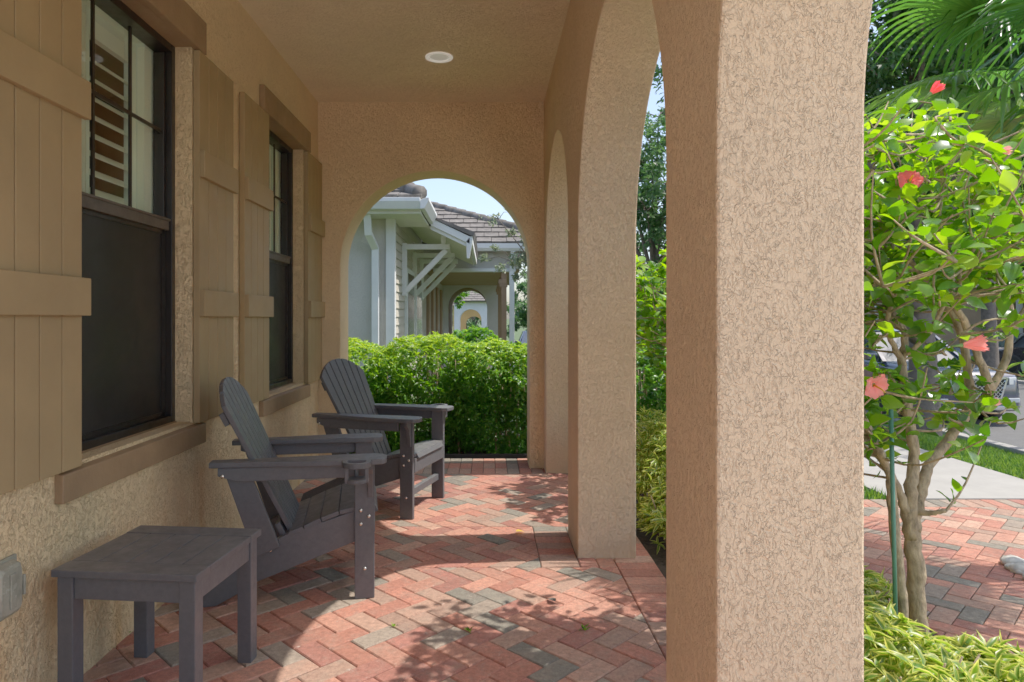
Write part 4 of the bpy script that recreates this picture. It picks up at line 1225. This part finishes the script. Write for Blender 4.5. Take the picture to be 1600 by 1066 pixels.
arch_house('farthest row house with ochre arch', 52.0, .4, -2.6, .6, -1.05, .62, 1.42, 2.2, 'orangewall', -1.2, 1.2, True)
big_tree('olive_tree', 'light green tree hanging over the gap between the far row houses', (-2.6, 33, -.8), (-2.5, 33, 2.2), .08,
         [(-1.75, 33, 2.35, .8, .7, .45), (-1.5, 33, 1.95, .5, .5, .35), (-1.0, 33.2, 2.6, .7, .6, .3)], 3500, .09, M['leaf_hib'])
hedge('shrub', 'green bush in front of the far row houses', 'shrub', (-1.6, 28, -.9), (-.2, 29, .75), 3500, .12, .5, M['leaf_hedge'], ycolor=.3)

big_tree('oak_tree', 'dark tree at the far end of the row behind the last arch', (-1.2, 62, -1.2), (-1.2, 62, .6), .2, ring_blobs((-1.2, 62, 1.2), 2.0, 8, 1.6, 1.8, 23), 5000, .25, M['leaf_far'])
# houses across the street
def street_house(label, x, y0, y1, mat, zt=2.5):
    o_ = Vector((x, (y0+y1)/2, -.7)); root = thing('street_house', label, 'house', tuple(o_), group='houses across the street')
    W = (y1-y0)/2
    b = MB(); b.box(0, 8, -W, W, 0, zt+.7); b.build('wall', M[mat], root)
    b = MB(); b.add([(-.7, -W-.6, zt+.65), (-.7, W+.6, zt+.65), (4, W-2.5, zt+3.2), (4, -W+2.5, zt+3.2), (8.7, -W-.6, zt+.65), (8.7, W+.6, zt+.65)], [(0, 1, 2, 3), (4, 0, 3), (5, 4, 3, 2), (1, 5, 2), (0, 4, 5, 1)])
    b.build('roof', M['tile'], root)
    k = -W+1.0; i = 0
    while k < W-1.6:
        b = MB(); 
        if i % 3 == 1:
            b.box(-.06, .01, k, k+2.2, 0, 2.3); b.build('garage_door', M['porchceil'], root); k += 3.2
        else:
            b.box(-.08, .01, k, k+1.2, .9, 2.4); w_ = b.build('window', M['hwhite'], root)
            b = MB(); b.box(-.09, -.081, k+.1, k+1.1, 1.0, 2.3); b.build('pane', M['darkwin'], w_); k += 2.2
        i += 1
    for k in (-W+.3, -W+3.1, 0, W-.4):
        b = MB(); b.box(-.5, -.35, k, k+.15, 0, zt+.64); b.build('porch_post', M['hwhite'], root)
    return root
street_house('tan stucco house across the street behind the SUV', 17.5, 27, 43, 'tanhouse')
street_house('brown house with white posts across the street behind the black car', 20.5, 13, 26.3, 'brownwall')

# ------------------------------------------------------------------ cars
def loft(mb, secs, smooth=True):
    n = len(secs[0]); vs = [p for s_ in secs for p in s_]
    fs = [(i*n+k, i*n+(k+1) % n, (i+1)*n+(k+1) % n, (i+1)*n+k) for i in range(len(secs)-1) for k in range(n)]
    fs += [list(range(n))[::-1], [len(vs)-n+k for k in range(n)]]
    mb.add(vs, fs, smooth)
def section(x, zl, zh, hw_, r=.12, top=1.0):
    pts = []
    for sy, sz, a0 in ((1, 1, 0), (-1, 1, 90), (-1, -1, 180), (1, -1, 270)):
        for k in range(4):
            a = R(a0+30*k); rr_ = min(r, (zh-zl)*.45)
            w_ = hw_*(top if sz > 0 else 1)
            pts.append((x, sy*(w_-rr_)+rr_*math.cos(a), (zh-rr_ if sz > 0 else zl+rr_)+rr_*math.sin(a)))
    return pts
def car(name, label, cat, loc, rz, paint, suv=True, group='cars parked along the street'):
    c = thing(name, label, cat, loc, rz, group)
    Lc, Wd, Ht = (4.9, .95, 1.72) if suv else (4.7, .90, 1.42)
    belt = 1.08 if suv else .92
    b = MB()
    hood = belt-.03
    secs = [section(0.0, .34, hood-.22, Wd*.80, .10, .95), section(-.06, .26, hood-.12, Wd*.90, .12, .93), section(-.25, .24, hood-.06, Wd*.97, .12, .9), section(-1.0, .24, hood, Wd, .12, .9),
            section(-1.45, .24, belt, Wd, .12, .9), section(-2.6, .24, belt+.02, Wd, .12, .92), section(-Lc+.9, .24, belt+.04, Wd, .12, .92), section(-Lc+.15, .30, belt+.02, Wd*.95, .14, .9), section(-Lc, .42, belt-.12, Wd*.86, .12, .9)]
    loft(b, secs); b.build('body', M[paint], c)
    # greenhouse
    b = MB()
    ws, wr = -1.35, -2.15
    re = -Lc+.25 if suv else -Lc+.95
    rt = -Lc+.75 if suv else -Lc+1.7
    g0 = [(ws, Wd*.86, belt-.02), (wr, Wd*.68, Ht-.06), (rt, Wd*.66, Ht-.07), (re, Wd*.82, belt)]
    vs = [(x, y, z) for x, y, z in g0]+[(x, -y, z) for x, y, z in g0]
    b.add(vs, [(0, 1, 5, 4), (1, 2, 6, 5), (2, 3, 7, 6), (0, 3, 2, 1), (4, 5, 6, 7)]); b.build('window', M['carglass'], c, bevel=.03)
    b = MB(); b.prism([(wr+.06, Ht-.075), (wr-.3, Ht-.01), ((wr+rt)/2, Ht), (rt+.2, Ht-.02), (rt-.06, Ht-.08)], 'y', -Wd*.67, Wd*.67)
    b.build('roof', M[paint], c, bevel=.03)
    b = MB()
    for s in (-1, 1):
        b.bar((ws+.02, s*Wd*.865, belt-.02), (wr, s*Wd*.69, Ht-.05), .07, .05)
        b.bar((-2.75, s*Wd*.875, belt), (-2.8, s*Wd*.675, Ht-.06), .09, .04)
        b.bar((re, s*Wd*.83, belt), (rt, s*Wd*.67, Ht-.06), .12, .06)
    b.build('window_pillar', M[paint], c)
    for x in (-.92, -Lc+1.0):
        for s in (-1, 1):
            b = MB(); R0 = .365 if suv else .33
            b.ring((0, 0, 0), R0*.62, R0, .24, 32)
            b.v = [(x+p, s*(Wd-.10)+r_, R0+q) for p, q, r_ in b.v]
            wh = b.build('wheel', M['tyre'], c, bevel=.02)
            b = MB(); yo = s*(Wd+.005)
            b.ring((0, 0, 0), R0*.54, R0*.64, .22, 28)
            for k in range(10):
                a = 2*math.pi*k/10; b.bar((.03*math.cos(a), .03*math.sin(a), s*.09), (R0*.56*math.cos(a+.1), R0*.56*math.sin(a+.1), s*.10), .022, .02)
            b.disc((0, 0, s*.09), .06, .03, 'z', 14)
            b.v = [(x+p, s*(Wd-.10)+r_, R0+q) for p, q, r_ in b.v]
            b.build('rim', M['chrome'], wh)
            b = MB(); b.disc((x, s*(Wd-.10), R0), R0*1.14, .22, 'y', 28); b.build('wheel_arch', M['tyre'], c)
    # grille with diamond mesh
    b = MB(); gw0, gw1, gz0, gz1, gx = .50, .38, .50, .86, .035
    P = [(gw0, gz1), (-gw0, gz1), (-gw1, gz0), (gw1, gz0)]
    for i in range(4):
        a, q = P[i], P[(i+1) % 4]; b.bar((gx+.012, a[0], a[1]), (gx+.012, q[0], q[1]), .035, .03, up=(1, 0, 0))
    gr = b.build('grille', M['chrome'], c)
    b = MB(); b.prism(P, 'x', gx-.06, gx); b.build('grille_backing', M['tyre'], gr)
    b = MB()
    for k in range(-9, 10):
        for s in (-1, 1):
            y0_, z0_ = k*.075, gz0; y1_, z1_ = y0_+s*(gz1-gz0), gz1
            def lim(z): return gw1+(gw0-gw1)*(z-gz0)/(gz1-gz0)-.01
            pts = [(y0_+(y1_-y0_)*t/12, z0_+(z1_-z0_)*t/12) for t in range(13)]
            pts = [p for p in pts if abs(p[0]) <= lim(p[1])]
            if len(pts) > 1: b.bar((gx+.008, *pts[0]), (gx+.008, *pts[-1]), .010, .010, up=(1, 0, 0))
    b.build('grille_mesh', M['chrome'], gr)
    for s in (-1, 1):
        b = MB(); b.prism([(.03, s*.56), (-.02, s*.74), (-.34, s*.86), (-.34, s*.80), (-.10, s*.56)], 'z', .735, .865); b.build('headlight', M['lamp'], c, bevel=.01)
        b = MB(); b.box(-.04, .012, s*.55, s*.78, .42, .50); b.build('fog_light', M['lamp'], c, bevel=.01)
        b = MB(); b.box(-Lc-.01, -Lc+.22, s*.55, s*(Wd-.05), .80, .93); b.build('tail_light', M['redlamp'], c, bevel=.01)
        b = MB(); b.box(-1.62, -1.50, s*(Wd*.88), s*(Wd*.88+.22), belt, belt+.15); b.build('mirror', M[paint], c, bevel=.03)
    b = MB(); b.box(-.03, .035, -.66, .66, .30, .36); b.box(-.03, .03, -.5, .5, .40, .415); b.build('bumper_trim', M['chrome'], c, bevel=.006)
    return c
car('parked_suv', 'dark navy SUV with diamond mesh grille parked behind the hibiscus', 'SUV', (8.62, 12.1, -.655), R(-86), 'carpaint')
car('parked_car', 'black sedan with red tail light parked across the street', 'car', (21.0, 24.3, -.66), R(8), 'carblack', suv=False)
car('parked_car', 'grey blue car glimpsed right of the end arch', 'car', (1.95, 22.5, g(1.95, 23)-.02), R(-90), 'carpaint', suv=False)
# fallen leaves on the pavers
def fallen(px, py, rz, mat, label):
    Y = H*F/(py-CY); P = np.array([[0, 0, .006]]); D = np.array([[math.cos(rz), math.sin(rz), .12]])
    V, Fq, r_ = leaves(P, D, np.array([.055]), np.array([.032]), 'ovate', np.array([.6]), up=np.array([[0., 0., 3.]]))
    o = npmesh('fallen_leaf', V, Fq, mat, None, r_, smooth=True); o.location = ((px-CX)*Y/F, Y, .006); tag(o, label, 'leaf')
fallen(806, 834, .4, M['yleaf'], 'yellow green fallen leaf on the shaded pavers beside the middle pillar')
fallen(868, 944, 2.2, M['oakbark'], 'small brown fallen leaf on the sunlit pavers in front of the middle pillar')
